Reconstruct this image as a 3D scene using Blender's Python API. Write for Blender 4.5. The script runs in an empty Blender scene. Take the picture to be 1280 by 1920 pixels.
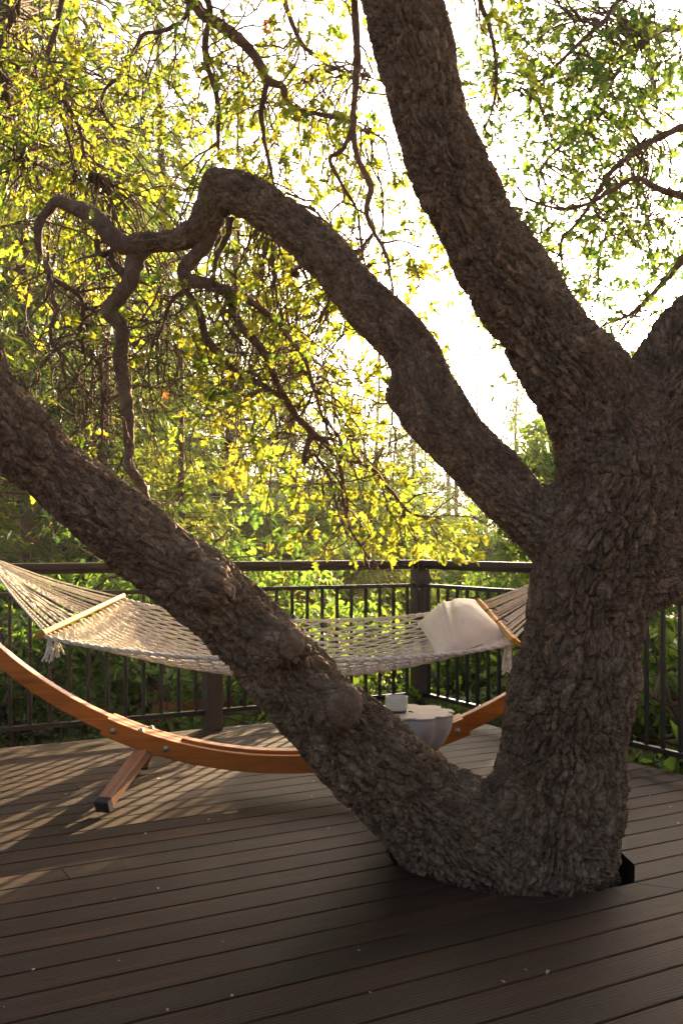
import bpy, bmesh, math, random
import numpy as np
from mathutils import Vector, Matrix, Quaternion

rng = np.random.default_rng(7)
random.seed(7)
scene = bpy.context.scene
COL = scene.collection
R = math.radians

# ------------------------------------------------------------------ camera, sky, sun, exposure
EYE = 1.175
F = 1857.0 / 1280.0            # focal length in picture widths
cam_d = bpy.data.cameras.new("camera")
cam = bpy.data.objects.new("camera", cam_d)
COL.objects.link(cam)
cam.location = (0, 0, EYE)
cam.rotation_euler = (R(90), 0, 0)
cam_d.sensor_fit = 'HORIZONTAL'
cam_d.sensor_width = 24.0
cam_d.lens = 24.0 * F
cam_d.shift_y = 61.0 / 1920.0 * 1.5
cam_d.clip_start = 0.05
cam_d.clip_end = 2000
scene.camera = cam

SUN_AZ, SUN_EL = R(19.0), R(12.3)     # azimuth clockwise from +Y
world = bpy.data.worlds.new("World")
scene.world = world
world.use_nodes = True
wn = world.node_tree
for n_ in list(wn.nodes):
    wn.nodes.remove(n_)
sky = wn.nodes.new('ShaderNodeTexSky')
sky.sky_type = 'NISHITA'
sky.sun_disc = False
sky.sun_elevation = SUN_EL
sky.sun_rotation = SUN_AZ
sky.air_density = 0.35
sky.dust_density = 6.0
sky.ozone_density = 0.0
bg = wn.nodes.new('ShaderNodeBackground')
bg.inputs[1].default_value = 0.085
wo = wn.nodes.new('ShaderNodeOutputWorld')
wn.links.new(sky.outputs[0], bg.inputs[0])
wn.links.new(bg.outputs[0], wo.inputs[0])

sun_d = bpy.data.lights.new("sun", 'SUN')
sun_d.energy = 5.0
sun_d.angle = R(0.53)
sun_d.color = (1.0, 0.72, 0.40)
sun = bpy.data.objects.new("sun", sun_d)
COL.objects.link(sun)
SUNV = Vector((math.sin(SUN_AZ) * math.cos(SUN_EL), math.cos(SUN_AZ) * math.cos(SUN_EL), math.sin(SUN_EL)))
sun.rotation_euler = SUNV.to_track_quat('Z', 'Y').to_euler()
sun.location = (6, 18, 5)

scene.view_settings.view_transform = 'Standard'
scene.view_settings.look = 'None'
scene.view_settings.gamma = 1
scene.view_settings.exposure = 2.7
scene.view_settings.use_curve_mapping = False
scene.render.engine = 'CYCLES'
scene.cycles.max_bounces = 6
scene.cycles.diffuse_bounces = 3
scene.cycles.glossy_bounces = 2
scene.cycles.transmission_bounces = 4
scene.cycles.sample_clamp_indirect = 6
scene.cycles.use_denoising = True
scene.cycles.adaptive_threshold = 0.02


# ------------------------------------------------------------------ helpers
def W(px, py, Y):
    """photograph measurement (1280x1920) at distance Y -> world point"""
    return np.array([(px - 640.0) / 1857.0 * Y, Y, EYE + (1021.0 - py) / 1857.0 * Y])


def rad(w, Y):
    return w * 0.5 / 1857.0 * Y


def mesh_np(name, verts, quads=None, tris=None, smooth=True, attrs=None):
    verts = np.asarray(verts, dtype=np.float32).reshape(-1, 3)
    me = bpy.data.meshes.new(name)
    nq = 0 if quads is None else len(quads)
    nt = 0 if tris is None else len(tris)
    me.vertices.add(len(verts))
    me.vertices.foreach_set("co", verts.ravel())
    loops = []
    if nq:
        loops.append(np.asarray(quads, dtype=np.int32).ravel())
    if nt:
        loops.append(np.asarray(tris, dtype=np.int32).ravel())
    loops = np.concatenate(loops)
    me.loops.add(len(loops))
    me.loops.foreach_set("vertex_index", loops)
    me.polygons.add(nq + nt)
    st = np.concatenate([np.arange(nq) * 4, nq * 4 + np.arange(nt) * 3]).astype(np.int32)
    me.polygons.foreach_set("loop_start", st)
    me.polygons.foreach_set("use_smooth", np.full(nq + nt, smooth))
    if attrs:
        for k, v in attrs.items():
            a = me.attributes.new(k, 'FLOAT', 'POINT')
            a.data.foreach_set("value", np.asarray(v, dtype=np.float32))
    me.update(calc_edges=True)
    me.validate()
    return me


def add(name, me, mat=None, parent=None, loc=None, rotz=0.0, **props):
    o = bpy.data.objects.new(name, me)
    COL.objects.link(o)
    if mat is not None and me is not None and len(me.materials) == 0:
        me.materials.append(mat)
    if parent is not None:
        o.parent = parent
    if loc is not None:
        o.location = loc
    if rotz:
        o.rotation_euler = (0, 0, rotz)
    for k, v in props.items():
        o[k] = v
    return o


def thing(name, label, cat, loc=(0, 0, 0), rotz=0.0, group=None):
    o = add(name, None, None, None, loc, rotz, label=label, category=cat)
    if group:
        o['group'] = group
    return o


class MB:
    """collects vertices and faces of one mesh"""
    def __init__(s):
        s.v, s.q, s.t, s.n = [], [], [], 0

    def put(s, v, q=None, t=None):
        v = np.asarray(v, dtype=float).reshape(-1, 3)
        if q is not None and len(q):
            s.q.append(np.asarray(q, dtype=np.int64) + s.n)
        if t is not None and len(t):
            s.t.append(np.asarray(t, dtype=np.int64) + s.n)
        s.v.append(v)
        s.n += len(v)

    def box(s, lo, hi, M=None, c=0.0):
        """box with chamfered vertical profile c"""
        x0, y0, z0 = lo
        x1, y1, z1 = hi
        if c <= 0:
            v = np.array([[x0, y0, z0], [x1, y0, z0], [x1, y1, z0], [x0, y1, z0],
                          [x0, y0, z1], [x1, y0, z1], [x1, y1, z1], [x0, y1, z1]], float)
            q = [[0, 3, 2, 1], [4, 5, 6, 7], [0, 1, 5, 4], [1, 2, 6, 5], [2, 3, 7, 6], [3, 0, 4, 7]]
        else:
            prof = [(x0 + c, y0), (x1 - c, y0), (x1, y0 + c), (x1, y1 - c), (x1 - c, y1), (x0 + c, y1), (x0, y1 - c), (x0, y0 + c)]
            ins = [(x0 + 2 * c, y0 + c), (x1 - 2 * c, y0 + c), (x1 - c, y0 + 2 * c), (x1 - c, y1 - 2 * c),
                   (x1 - 2 * c, y1 - c), (x0 + 2 * c, y1 - c), (x0 + c, y1 - 2 * c), (x0 + c, y0 + 2 * c)]
            v = [(a, b, z0) for a, b in ins] + [(a, b, z0 + c) for a, b in prof] + [(a, b, z1 - c) for a, b in prof] + [(a, b, z1) for a, b in ins]
            v = np.array(v, float)
            q = []
            for r in range(3):
                for i in range(8):
                    j = (i + 1) % 8
                    q.append([r * 8 + i, r * 8 + j, r * 8 + 8 + j, r * 8 + 8 + i])
            q += [[24, 25, 26, 27], [24, 27, 28, 31], [28, 29, 30, 31], [3, 2, 1, 0], [7, 4, 3, 0], [7, 6, 5, 4]]
        if M is not None:
            v = np.array([M @ Vector(p) for p in v])
        s.put(v, q)

    def tube(s, path, radii, sides=6, cap=True, lump=0.0):
        v, q, t = tube_arrays(path, radii, sides, cap, lump)
        s.put(v, q, t)

    def mesh(s, name, smooth=True):
        v = np.concatenate(s.v)
        q = np.concatenate(s.q) if s.q else None
        t = np.concatenate(s.t) if s.t else None
        return mesh_np(name, v, q, t, smooth, {'plate': np.full(len(v), 0.5)} if name in ('twigs', 'trunk', 'stems') else None)


def frames(path):
    path = np.asarray(path, float)
    tan = np.gradient(path, axis=0)
    tan /= np.linalg.norm(tan, axis=1, keepdims=True) + 1e-12
    n0 = np.cross(tan[0], [0.0, 0.0, 1.0])
    if np.linalg.norm(n0) < 1e-3:
        n0 = np.cross(tan[0], [1.0, 0.0, 0.0])
    n0 /= np.linalg.norm(n0)
    N = [n0]
    for i in range(1, len(path)):
        n = N[-1] - tan[i] * np.dot(N[-1], tan[i])
        n /= np.linalg.norm(n) + 1e-12
        N.append(n)
    N = np.array(N)
    B = np.cross(tan, N)
    return tan, N, B


def tube_arrays(path, radii, sides=6, cap=True, lump=0.0):
    path = np.asarray(path, float)
    n = len(path)
    radii = np.broadcast_to(np.asarray(radii, float), (n,))
    tan, N, B = frames(path)
    a = np.arange(sides) / sides * 2 * np.pi
    rr = radii[:, None] * np.ones((1, sides))
    if lump:
        rr = rr * (1 + lump * rng.normal(size=(n, sides)))
    v = path[:, None, :] + rr[:, :, None] * (np.cos(a)[None, :, None] * N[:, None, :] + np.sin(a)[None, :, None] * B[:, None, :])
    i = np.arange(n - 1)[:, None] * sides
    j = np.arange(sides)[None, :]
    jn = (j + 1) % sides
    q = np.stack([i + j, i + jn, i + sides + jn, i + sides + j], axis=-1).reshape(-1, 4)
    v = v.reshape(-1, 3)
    t = None
    if cap:
        v = np.concatenate([v, path[:1], path[-1:]])
        c0, c1 = n * sides, n * sides + 1
        jj = np.arange(sides)
        jn = (jj + 1) % sides
        t = np.concatenate([np.stack([np.full(sides, c0), jn, jj], 1),
                            np.stack([np.full(sides, c1), (n - 1) * sides + jj, (n - 1) * sides + jn], 1)])
    return v, q, t


def spline(pts, step=0.03):
    """Catmull-Rom through rows (any columns); first three columns are xyz"""
    p = np.asarray(pts, float)
    p = np.vstack([2 * p[0] - p[1], p, 2 * p[-1] - p[-2]])
    out = []
    for i in range(1, len(p) - 2):
        L = np.linalg.norm(p[i + 1, :3] - p[i, :3])
        k = max(2, int(L / step))
        t = np.linspace(0, 1, k, endpoint=False)[:, None]
        a, b, c, d = p[i - 1], p[i], p[i + 1], p[i + 2]
        out.append(0.5 * ((2 * b) + (-a + c) * t + (2 * a - 5 * b + 4 * c - d) * t ** 2 + (-a + 3 * b - 3 * c + d) * t ** 3))
    out.append(p[-2][None])
    return np.vstack(out)


# --- numpy noise
def hash3(i, j, k, s=0):
    h = (i.astype(np.int64) * 73856093) ^ (j.astype(np.int64) * 19349663) ^ (k.astype(np.int64) * 83492791) ^ (s * 2654435)
    h = (h ^ (h >> 13)) * 1274126177
    h = h ^ (h >> 16)
    return (h & 0xFFFFFF).astype(np.float64) / 0xFFFFFF


def vnoise(p, s=0):
    f = np.floor(p)
    u = p - f
    u = u * u * (3 - 2 * u)
    f = f.astype(np.int64)
    r = 0
    for a in (0, 1):
        for b in (0, 1):
            for c in (0, 1):
                w = (u[:, 0] if a else 1 - u[:, 0]) * (u[:, 1] if b else 1 - u[:, 1]) * (u[:, 2] if c else 1 - u[:, 2])
                r = r + w * hash3(f[:, 0] + a, f[:, 1] + b, f[:, 2] + c, s)
    return r


def fbm(p, o=3, s=0):
    r, a, t = 0, 1.0, 0
    for i in range(o):
        r = r + a * vnoise(p * 2 ** i, s + i)
        t += a
        a *= 0.5
    return r / t


def voronoi(p, s=0):
    """F1, F2 and a random value of the nearest cell"""
    f = np.floor(p).astype(np.int64)
    n = len(p)
    d1 = np.full(n, 9.0)
    d2 = np.full(n, 9.0)
    cid = np.zeros(n)
    for a in (-1, 0, 1):
        for b in (-1, 0, 1):
            for c in (-1, 0, 1):
                g0, g1, g2 = f[:, 0] + a, f[:, 1] + b, f[:, 2] + c
                q = np.stack([g0 + hash3(g0, g1, g2, s), g1 + hash3(g0, g1, g2, s + 11), g2 + hash3(g0, g1, g2, s + 23)], 1)
                d = np.sqrt(((q - p) ** 2).sum(1))
                near = d < d1
                d2 = np.where(near, d1, np.minimum(d2, d))
                cid = np.where(near, hash3(g0, g1, g2, s + 37), cid)
                d1 = np.where(near, d, d1)
    return d1, d2, cid


# ------------------------------------------------------------------ materials
def new_mat(name):
    m = bpy.data.materials.new(name)
    m.use_nodes = True
    nt = m.node_tree
    b = nt.nodes['Principled BSDF']
    return m, nt, b


def ramp(nt, fac, stops):
    r = nt.nodes.new('ShaderNodeValToRGB')
    e = r.color_ramp.elements
    while len(e) < len(stops):
        e.new(0.5)
    for i, (p, c) in enumerate(stops):
        e[i].position = p
        e[i].color = (*c, 1)
    nt.links.new(fac, r.inputs[0])
    return r.outputs[0]


def noise_node(nt, vec, scale, detail=4, rough=0.6, dist=0.0):
    n = nt.nodes.new('ShaderNodeTexNoise')
    n.inputs['Scale'].default_value = scale
    n.inputs['Detail'].default_value = detail
    n.inputs['Roughness'].default_value = rough
    n.inputs['Distortion'].default_value = dist
    if vec is not None:
        nt.links.new(vec, n.inputs['Vector'])
    return n.outputs[0]


def mapping(nt, src, scale=(1, 1, 1), rot=(0, 0, 0)):
    m = nt.nodes.new('ShaderNodeMapping')
    m.inputs['Scale'].default_value = scale
    m.inputs['Rotation'].default_value = rot
    nt.links.new(src, m.inputs[0])
    return m.outputs[0]


def coords(nt, kind='Object'):
    return nt.nodes.new('ShaderNodeTexCoord').outputs[kind]


def mathn(nt, op, a, b=None, c=None):
    m = nt.nodes.new('ShaderNodeMath')
    m.operation = op
    for i, x in enumerate((a, b, c)):
        if x is None:
            continue
        if isinstance(x, (int, float)):
            m.inputs[i].default_value = x
        else:
            nt.links.new(x, m.inputs[i])
    return m.outputs[0]


def mixc(nt, fac, a, b, mode='MIX'):
    m = nt.nodes.new('ShaderNodeMix')
    m.data_type = 'RGBA'
    m.blend_type = mode
    for s, x in ((0, fac), (6, a), (7, b)):
        if isinstance(x, (int, float)):
            m.inputs[s].default_value = x
        elif isinstance(x, tuple):
            m.inputs[s].default_value = (*x, 1)
        else:
            nt.links.new(x, m.inputs[s])
    return m.outputs[2]


def bump(nt, b, height, strength, dist):
    n = nt.nodes.new('ShaderNodeBump')
    n.inputs['Strength'].default_value = strength
    n.inputs['Distance'].default_value = dist
    nt.links.new(height, n.inputs['Height'])
    nt.links.new(n.outputs[0], b.inputs['Normal'])
    return n


def obj_random(nt):
    return nt.nodes.new('ShaderNodeObjectInfo').outputs['Random']


def attr(nt, name):
    a = nt.nodes.new('ShaderNodeAttribute')
    a.attribute_name = name
    return a.outputs['Fac']


def mat_bark(name, c0, c1, c2, scale=1.0, flow=False):
    m, nt, b = new_mat(name)
    co = coords(nt)
    n1 = noise_node(nt, co, 9 * scale, 5, 0.6)
    n2 = noise_node(nt, co, 70 * scale, 4, 0.65)
    col = ramp(nt, n1, [(0.3, c0), (0.52, c1), (0.72, c2)])
    fine = ramp(nt, n2, [(0.32, (0.55, 0.55, 0.55)), (0.68, (1.35, 1.3, 1.25))])
    col = mixc(nt, 1.0, col, fine, 'MULTIPLY')
    lich = noise_node(nt, co, 3.1 * scale, 6, 0.7, 0.4)
    lf = ramp(nt, lich, [(0.56, (0, 0, 0)), (0.70, (1, 1, 1))])
    lfv = mathn(nt, 'MULTIPLY', lf, 0.30)
    col = mixc(nt, lfv, col, (0.25, 0.19, 0.125))
    pl = attr(nt, 'plate')
    col = mixc(nt, 1.0, col, ramp(nt, pl, [(0.0, (0.70, 0.68, 0.66)), (0.5, (1.0, 1.0, 1.0)), (1.0, (1.38, 1.36, 1.34))]), 'MULTIPLY')
    nt.links.new(col, b.inputs['Base Color'])
    b.inputs['Roughness'].default_value = 0.82
    b.inputs['Specular IOR Level'].default_value = 0.35
    h = mathn(nt, 'ADD', noise_node(nt, co, 160 * scale, 5, 0.7), mathn(nt, 'MULTIPLY', noise_node(nt, co, 45 * scale, 3, 0.6), 1.5))
    if flow:
        fl = nt.nodes.new('ShaderNodeAttribute')
        fl.attribute_name = 'flow'
        fv = mapping(nt, fl.outputs['Vector'], (62, 62, 27))
        nz = nt.nodes.new('ShaderNodeTexNoise')
        nz.inputs['Scale'].default_value = 1.3
        nz.inputs['Detail'].default_value = 3
        nt.links.new(fv, nz.inputs['Vector'])
        wm = nt.nodes.new('ShaderNodeVectorMath')
        wm.operation = 'MULTIPLY_ADD'
        wm.inputs[1].default_value = (0.9, 0.9, 0.9)
        nt.links.new(nz.outputs['Color'], wm.inputs[0])
        nt.links.new(fv, wm.inputs[2])
        vo = nt.nodes.new('ShaderNodeTexVoronoi')
        vo.feature = 'DISTANCE_TO_EDGE'
        vo.inputs['Scale'].default_value = 1.0
        nt.links.new(wm.outputs[0], vo.inputs['Vector'])
        vc = nt.nodes.new('ShaderNodeTexVoronoi')
        vc.inputs['Scale'].default_value = 1.0
        nt.links.new(wm.outputs[0], vc.inputs['Vector'])
        sp = nt.nodes.new('ShaderNodeSeparateColor')
        nt.links.new(vc.outputs['Color'], sp.inputs[0])
        col = mixc(nt, 1.0, col, ramp(nt, sp.outputs[0], [(0.0, (0.86, 0.85, 0.84)), (0.5, (1.0, 1.0, 1.0)), (1.0, (1.16, 1.15, 1.14))]), 'MULTIPLY')
        nt.links.new(col, b.inputs['Base Color'])
        st_ = noise_node(nt, mapping(nt, fl.outputs['Vector'], (210, 210, 60)), 1.0, 4, 0.7)
        ce = ramp(nt, vo.outputs['Distance'], [(0.0, (0, 0, 0)), (0.16, (1, 1, 1))])
        h = mathn(nt, 'ADD', h, mathn(nt, 'ADD', mathn(nt, 'MULTIPLY', ce, 1.6), mathn(nt, 'MULTIPLY', st_, 0.5)))
    bump(nt, b, h, 0.9, 0.0055)
    return m


M_BARK = mat_bark('oak_bark', (0.155, 0.094, 0.048), (0.225, 0.143, 0.077), (0.295, 0.202, 0.119), 1.0, True)
M_TWIG = mat_bark('twig_bark', (0.085, 0.050, 0.030), (0.14, 0.085, 0.052), (0.20, 0.135, 0.088), 2.0)
M_BRANCH = mat_bark('limb_bark', (0.115, 0.071, 0.042), (0.172, 0.109, 0.066), (0.24, 0.165, 0.107), 1.5)
M_CBARK = mat_bark('conifer_bark', (0.08, 0.042, 0.026), (0.15, 0.080, 0.048), (0.20, 0.115, 0.070), 0.5)


def mat_leaf(name, dark, mid, light, trans, tfac=0.5, gloss=0.35):
    m, nt, b = new_mat(name)
    t = attr(nt, 'tint')
    col = ramp(nt, t, [(0.0, dark), (0.5, mid), (1.0, light)])
    nt.links.new(col, b.inputs['Base Color'])
    b.inputs['Roughness'].default_value = 0.45
    b.inputs['Specular IOR Level'].default_value = gloss
    tr = nt.nodes.new('ShaderNodeBsdfTranslucent')
    tcol = mixc(nt, 1.0, ramp(nt, t, [(0.0, (trans[0] * 0.42, trans[1] * 0.66, trans[2] * 0.8)), (0.5, trans), (1.0, (min(1, trans[0] * 1.5), trans[1] * 1.12, trans[2]))]), (1, 1, 1), 'MULTIPLY')
    nt.links.new(tcol, tr.inputs[0])
    mx = nt.nodes.new('ShaderNodeMixShader')
    mx.inputs[0].default_value = tfac
    nt.links.new(b.outputs[0], mx.inputs[1])
    nt.links.new(tr.outputs[0], mx.inputs[2])
    nt.links.new(mx.outputs[0], nt.nodes['Material Output'].inputs[0])
    return m


M_OAKLEAF = mat_leaf('oak_leaf', (0.05, 0.085, 0.018), (0.085, 0.12, 0.022), (0.13, 0.14, 0.025), (0.31, 0.385, 0.035), 0.58)
M_OAKLEAF2 = mat_leaf('oak_leaf_green', (0.050, 0.098, 0.020), (0.085, 0.14, 0.026), (0.125, 0.165, 0.030), (0.20, 0.31, 0.033), 0.50)
M_SHRUB = mat_leaf('shrub_leaf', (0.045, 0.095, 0.022), (0.08, 0.145, 0.030), (0.12, 0.18, 0.036), (0.25, 0.42, 0.045), 0.48, 0.5)
M_CEDAR = mat_leaf('cedar_needles', (0.028, 0.058, 0.019), (0.050, 0.088, 0.025), (0.088, 0.12, 0.030), (0.19, 0.27, 0.036), 0.42, 0.25)
M_DRY = mat_leaf('dry_leaf', (0.16, 0.07, 0.025), (0.26, 0.12, 0.035), (0.34, 0.18, 0.05), (0.5, 0.22, 0.05), 0.45, 0.2)


def mat_plank():
    m, nt, b = new_mat('deck_composite')
    co = coords(nt)
    st = mapping(nt, co, (1.2, 16, 1))
    n1 = noise_node(nt, st, 1.6, 5, 0.6, 0.6)
    col = ramp(nt, n1, [(0.28, (0.019, 0.0102, 0.0058)), (0.5, (0.034, 0.0185, 0.0102)), (0.66, (0.050, 0.0275, 0.0145)), (0.8, (0.078, 0.041, 0.0185))])
    big = noise_node(nt, mapping(nt, co, (0.7, 1.6, 1)), 2.2, 3, 0.5)
    col = mixc(nt, 1.0, col, ramp(nt, big, [(0.3, (0.78, 0.79, 0.80)), (0.7, (1.2, 1.12, 1.05))]), 'MULTIPLY')
    rv = obj_random(nt)
    col = mixc(nt, 1.0, col, ramp(nt, rv, [(0, (0.68, 0.69, 0.72)), (0.35, (1.0, 0.97, 0.95)), (0.7, (0.86, 0.88, 0.92)), (1, (1.38, 1.22, 1.05))]), 'MULTIPLY')
    # pale scuffs
    sc = noise_node(nt, mapping(nt, co, (4, 22, 1)), 5.0, 4, 0.7)
    col = mixc(nt, mathn(nt, 'MULTIPLY', ramp(nt, sc, [(0.70, (0, 0, 0)), (0.82, (1, 1, 1))]), 0.35), col, (0.13, 0.11, 0.09))
    nt.links.new(col, b.inputs['Base Color'])
    rg = mathn(nt, 'MULTIPLY_ADD', n1, 0.25, 0.56)
    nt.links.new(rg, b.inputs['Roughness'])
    b.inputs['Specular IOR Level'].default_value = 0.13
    # embossed wood grain: wavy lines along the board
    wv = nt.nodes.new('ShaderNodeTexWave')
    wv.wave_type = 'BANDS'
    wv.bands_direction = 'Y'
    wv.inputs['Scale'].default_value = 26
    wv.inputs['Distortion'].default_value = 9
    wv.inputs['Detail'].default_value = 3
    wv.inputs['Detail Scale'].default_value = 0.6
    nt.links.new(mapping(nt, co, (0.35, 1, 1)), wv.inputs['Vector'])
    gr = noise_node(nt, mapping(nt, co, (7, 160, 1)), 3.0, 3, 0.7)
    h = mathn(nt, 'ADD', mathn(nt, 'MULTIPLY', wv.outputs['Fac'], 0.8), gr)
    bump(nt, b, h, 0.55, 0.0022)
    return m


M_PLANK = mat_plank()


def mat_wood(name, c0, c1, c2, axis='X', gscale=30, rough=0.45, spec=0.4, bmp=0.25):
    m, nt, b = new_mat(name)
    co = coords(nt)
    k = {'X': (1.5, gscale, gscale), 'Y': (gscale, 1.5, gscale), 'Z': (gscale, gscale, 1.5)}[axis]
    n1 = noise_node(nt, mapping(nt, co, k), 1.5, 5, 0.62, 0.8)
    n2 = noise_node(nt, co, 3.0, 3, 0.5)
    col = ramp(nt, n1, [(0.28, c0), (0.5, c1), (0.74, c2)])
    col = mixc(nt, 1.0, col, ramp(nt, n2, [(0.3, (0.8, 0.8, 0.8)), (0.7, (1.15, 1.13, 1.1))]), 'MULTIPLY')
    col = mixc(nt, 1.0, col, ramp(nt, obj_random(nt), [(0, (0.9, 0.9, 0.9)), (1, (1.1, 1.08, 1.06))]), 'MULTIPLY')
    nt.links.new(col, b.inputs['Base Color'])
    b.inputs['Roughness'].default_value = rough
    b.inputs['Specular IOR Level'].default_value = spec
    bump(nt, b, n1, bmp, 0.002)
    return m


M_LARCH = mat_wood('larch_stain', (0.23, 0.060, 0.004), (0.38, 0.112, 0.007), (0.50, 0.165, 0.012), 'X', 26, 0.45, 0.3)
M_LEG = mat_wood('leg_wood', (0.27, 0.125, 0.065), (0.37, 0.18, 0.10), (0.46, 0.25, 0.15), 'Z', 40, 0.5, 0.4)
M_BAR = mat_wood('spreader_wood', (0.36, 0.17, 0.03), (0.46, 0.23, 0.045), (0.54, 0.29, 0.07), 'Y', 30, 0.7, 0.08)
M_RAILWOOD = mat_wood('rail_composite', (0.028, 0.019, 0.013), (0.043, 0.030, 0.021), (0.062, 0.043, 0.030), 'X', 40, 0.5, 0.4, 0.35)
M_POST = mat_wood('post_sleeve', (0.034, 0.024, 0.017), (0.050, 0.036, 0.026), (0.070, 0.050, 0.037), 'Z', 40, 0.5, 0.4, 0.35)
M_FENCE = mat_wood('rust_boards', (0.20, 0.062, 0.018), (0.34, 0.105, 0.028), (0.44, 0.15, 0.045), 'Z', 18, 0.7, 0.2, 0.6)


def mat_simple(name, col, rough=0.5, spec=0.4, metal=0.0, nscale=30, var=0.25, bmp=0.15, bd=0.002):
    m, nt, b = new_mat(name)
    co = coords(nt)
    n = noise_node(nt, co, nscale, 5, 0.65)
    lo = tuple(c * (1 - var) for c in col)
    hi = tuple(min(1, c * (1 + var)) for c in col)
    nt.links.new(ramp(nt, n, [(0.3, lo), (0.7, hi)]), b.inputs['Base Color'])
    b.inputs['Roughness'].default_value = rough
    b.inputs['Specular IOR Level'].default_value = spec
    b.inputs['Metallic'].default_value = metal
    bump(nt, b, n, bmp, bd)
    return m


M_IRON = mat_simple('black_powder_coat', (0.017, 0.015, 0.014), 0.34, 0.5, 0, 220, 0.15, 0.2, 0.0006)
M_RUBBER = mat_simple('black_rubber', (0.018, 0.016, 0.015), 0.55, 0.4, 0, 90, 0.2)
M_STEEL = mat_simple('zinc_bolt', (0.34, 0.33, 0.30), 0.5, 0.5, 1.0, 120, 0.15)
M_CONC = mat_simple('pale_concrete', (0.43, 0.375, 0.31), 0.75, 0.3, 0, 14, 0.14, 0.35, 0.003)
M_MUG = mat_simple('speckled_glaze', (0.62, 0.61, 0.49), 0.3, 0.5, 0, 260, 0.10, 0.03, 0.0005)
M_MUGIN = mat_simple('mug_foot_clay', (0.10, 0.10, 0.085), 0.6, 0.3, 0, 120, 0.15)
M_ROOF = mat_simple('blue_grey_roofing', (0.16, 0.18, 0.22), 0.5, 0.4, 0, 6, 0.2)
M_GLASS = mat_simple('dark_window_glass', (0.03, 0.035, 0.04), 0.08, 0.6, 0, 4, 0.1, 0.0)
M_STRAP = mat_simple('dark_tie', (0.05, 0.04, 0.035), 0.8, 0.2, 0, 90, 0.2)


def mat_rope(name, col):
    m, nt, b = new_mat(name)
    co = coords(nt)
    n = noise_node(nt, co, 55, 4, 0.6)
    nt.links.new(ramp(nt, n, [(0.3, tuple(0.72 * c for c in col)), (0.7, tuple(min(1, 1.12 * c) for c in col))]), b.inputs['Base Color'])
    b.inputs['Roughness'].default_value = 0.85
    b.inputs['Specular IOR Level'].default_value = 0.15
    wv = nt.nodes.new('ShaderNodeTexWave')
    wv.bands_direction = 'DIAGONAL'
    wv.inputs['Scale'].default_value = 60
    wv.inputs['Distortion'].default_value = 1.0
    nt.links.new(co, wv.inputs['Vector'])
    bump(nt, b, wv.outputs['Fac'], 0.8, 0.003)
    return m


M_ROPE = mat_rope('cotton_rope', (0.82, 0.74, 0.60))


def mat_linen():
    m, nt, b = new_mat('natural_linen')
    co = coords(nt)
    n = noise_node(nt, co, 7, 4, 0.6)
    wv = noise_node(nt, mapping(nt, co, (420, 60, 60)), 1.0, 2, 0.5)
    wh = noise_node(nt, mapping(nt, co, (60, 420, 420)), 1.0, 2, 0.5)
    f = mathn(nt, 'ADD', mathn(nt, 'MULTIPLY', wv, 0.5), mathn(nt, 'MULTIPLY', wh, 0.5))
    col = ramp(nt, n, [(0.3, (0.66, 0.59, 0.49)), (0.7, (0.78, 0.71, 0.60))])
    col = mixc(nt, 1.0, col, ramp(nt, f, [(0.35, (0.86, 0.86, 0.86)), (0.65, (1.06, 1.06, 1.06))]), 'MULTIPLY')
    nt.links.new(col, b.inputs['Base Color'])
    b.inputs['Roughness'].default_value = 0.9
    b.inputs['Specular IOR Level'].default_value = 0.15
    b.inputs['Sheen Weight'].default_value = 0.15
    bump(nt, b, f, 0.4, 0.001)
    return m


M_LINEN = mat_linen()


def mat_ground():
    m, nt, b = new_mat('forest_floor')
    co = coords(nt)
    n1 = noise_node(nt, co, 0.35, 6, 0.6)
    n2 = noise_node(nt, co, 6, 6, 0.7)
    col = ramp(nt, n1, [(0.3, (0.05, 0.06, 0.02)), (0.48, (0.12, 0.09, 0.045)), (0.62, (0.20, 0.15, 0.075)), (0.8, (0.09, 0.10, 0.03))])
    col = mixc(nt, 1.0, col, ramp(nt, n2, [(0.3, (0.55, 0.55, 0.55)), (0.7, (1.3, 1.25, 1.2))]), 'MULTIPLY')
    nt.links.new(col, b.inputs['Base Color'])
    b.inputs['Roughness'].default_value = 0.95
    bump(nt, b, n2, 1.0, 0.12)
    return m


M_GROUND = mat_ground()

# ------------------------------------------------------------------ ground
def gz(x, y):
    x = np.asarray(x, float)
    y = np.asarray(y, float)
    z = -2.1 - 0.05 * np.clip(y - 5, 0, 14)
    z = z + 0.115 * np.clip(y - 24, 0, 90) * (1 / (1 + np.exp((x - 6) / 9.0)))
    z = z - 0.03 * np.clip(y - 24, 0, 60) * (1 / (1 + np.exp(-(x - 6) / 9.0)))
    z = z + 0.35 * np.sin(x * 0.21 + 1.3) * np.sin(y * 0.17) + 0.12 * np.sin(x * 0.9) * np.cos(y * 0.77 + 0.4)
    return z


gx = np.concatenate([np.linspace(-400, -45, 12), np.linspace(-40, 40, 81), np.linspace(45, 400, 12)])
gy = np.concatenate([np.linspace(-200, -12, 8), np.linspace(-10, 70, 81), np.linspace(75, 700, 18)])
GX, GY = np.meshgrid(gx, gy)
gv = np.stack([GX, GY, gz(GX, GY)], -1).reshape(-1, 3)
nx = len(gx)
ii = np.arange(len(gy) - 1)[:, None] * nx
jj = np.arange(nx - 1)[None, :]
gq = np.stack([ii + jj, ii + jj + 1, ii + nx + jj + 1, ii + nx + jj], -1).reshape(-1, 4)
add('ground', mesh_np('ground', gv, gq), M_GROUND, kind='structure')

# ------------------------------------------------------------------ deck: local x runs along the boards (s), local y across them (n)
SX, SY = 0.875, 0.484            # board direction in the world
DECK_ROT = math.atan2(SY, SX)
def D2W(s, n, z=0.0):
    return np.array([SX * s - SY * n, SY * s + SX * n, z])


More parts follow.
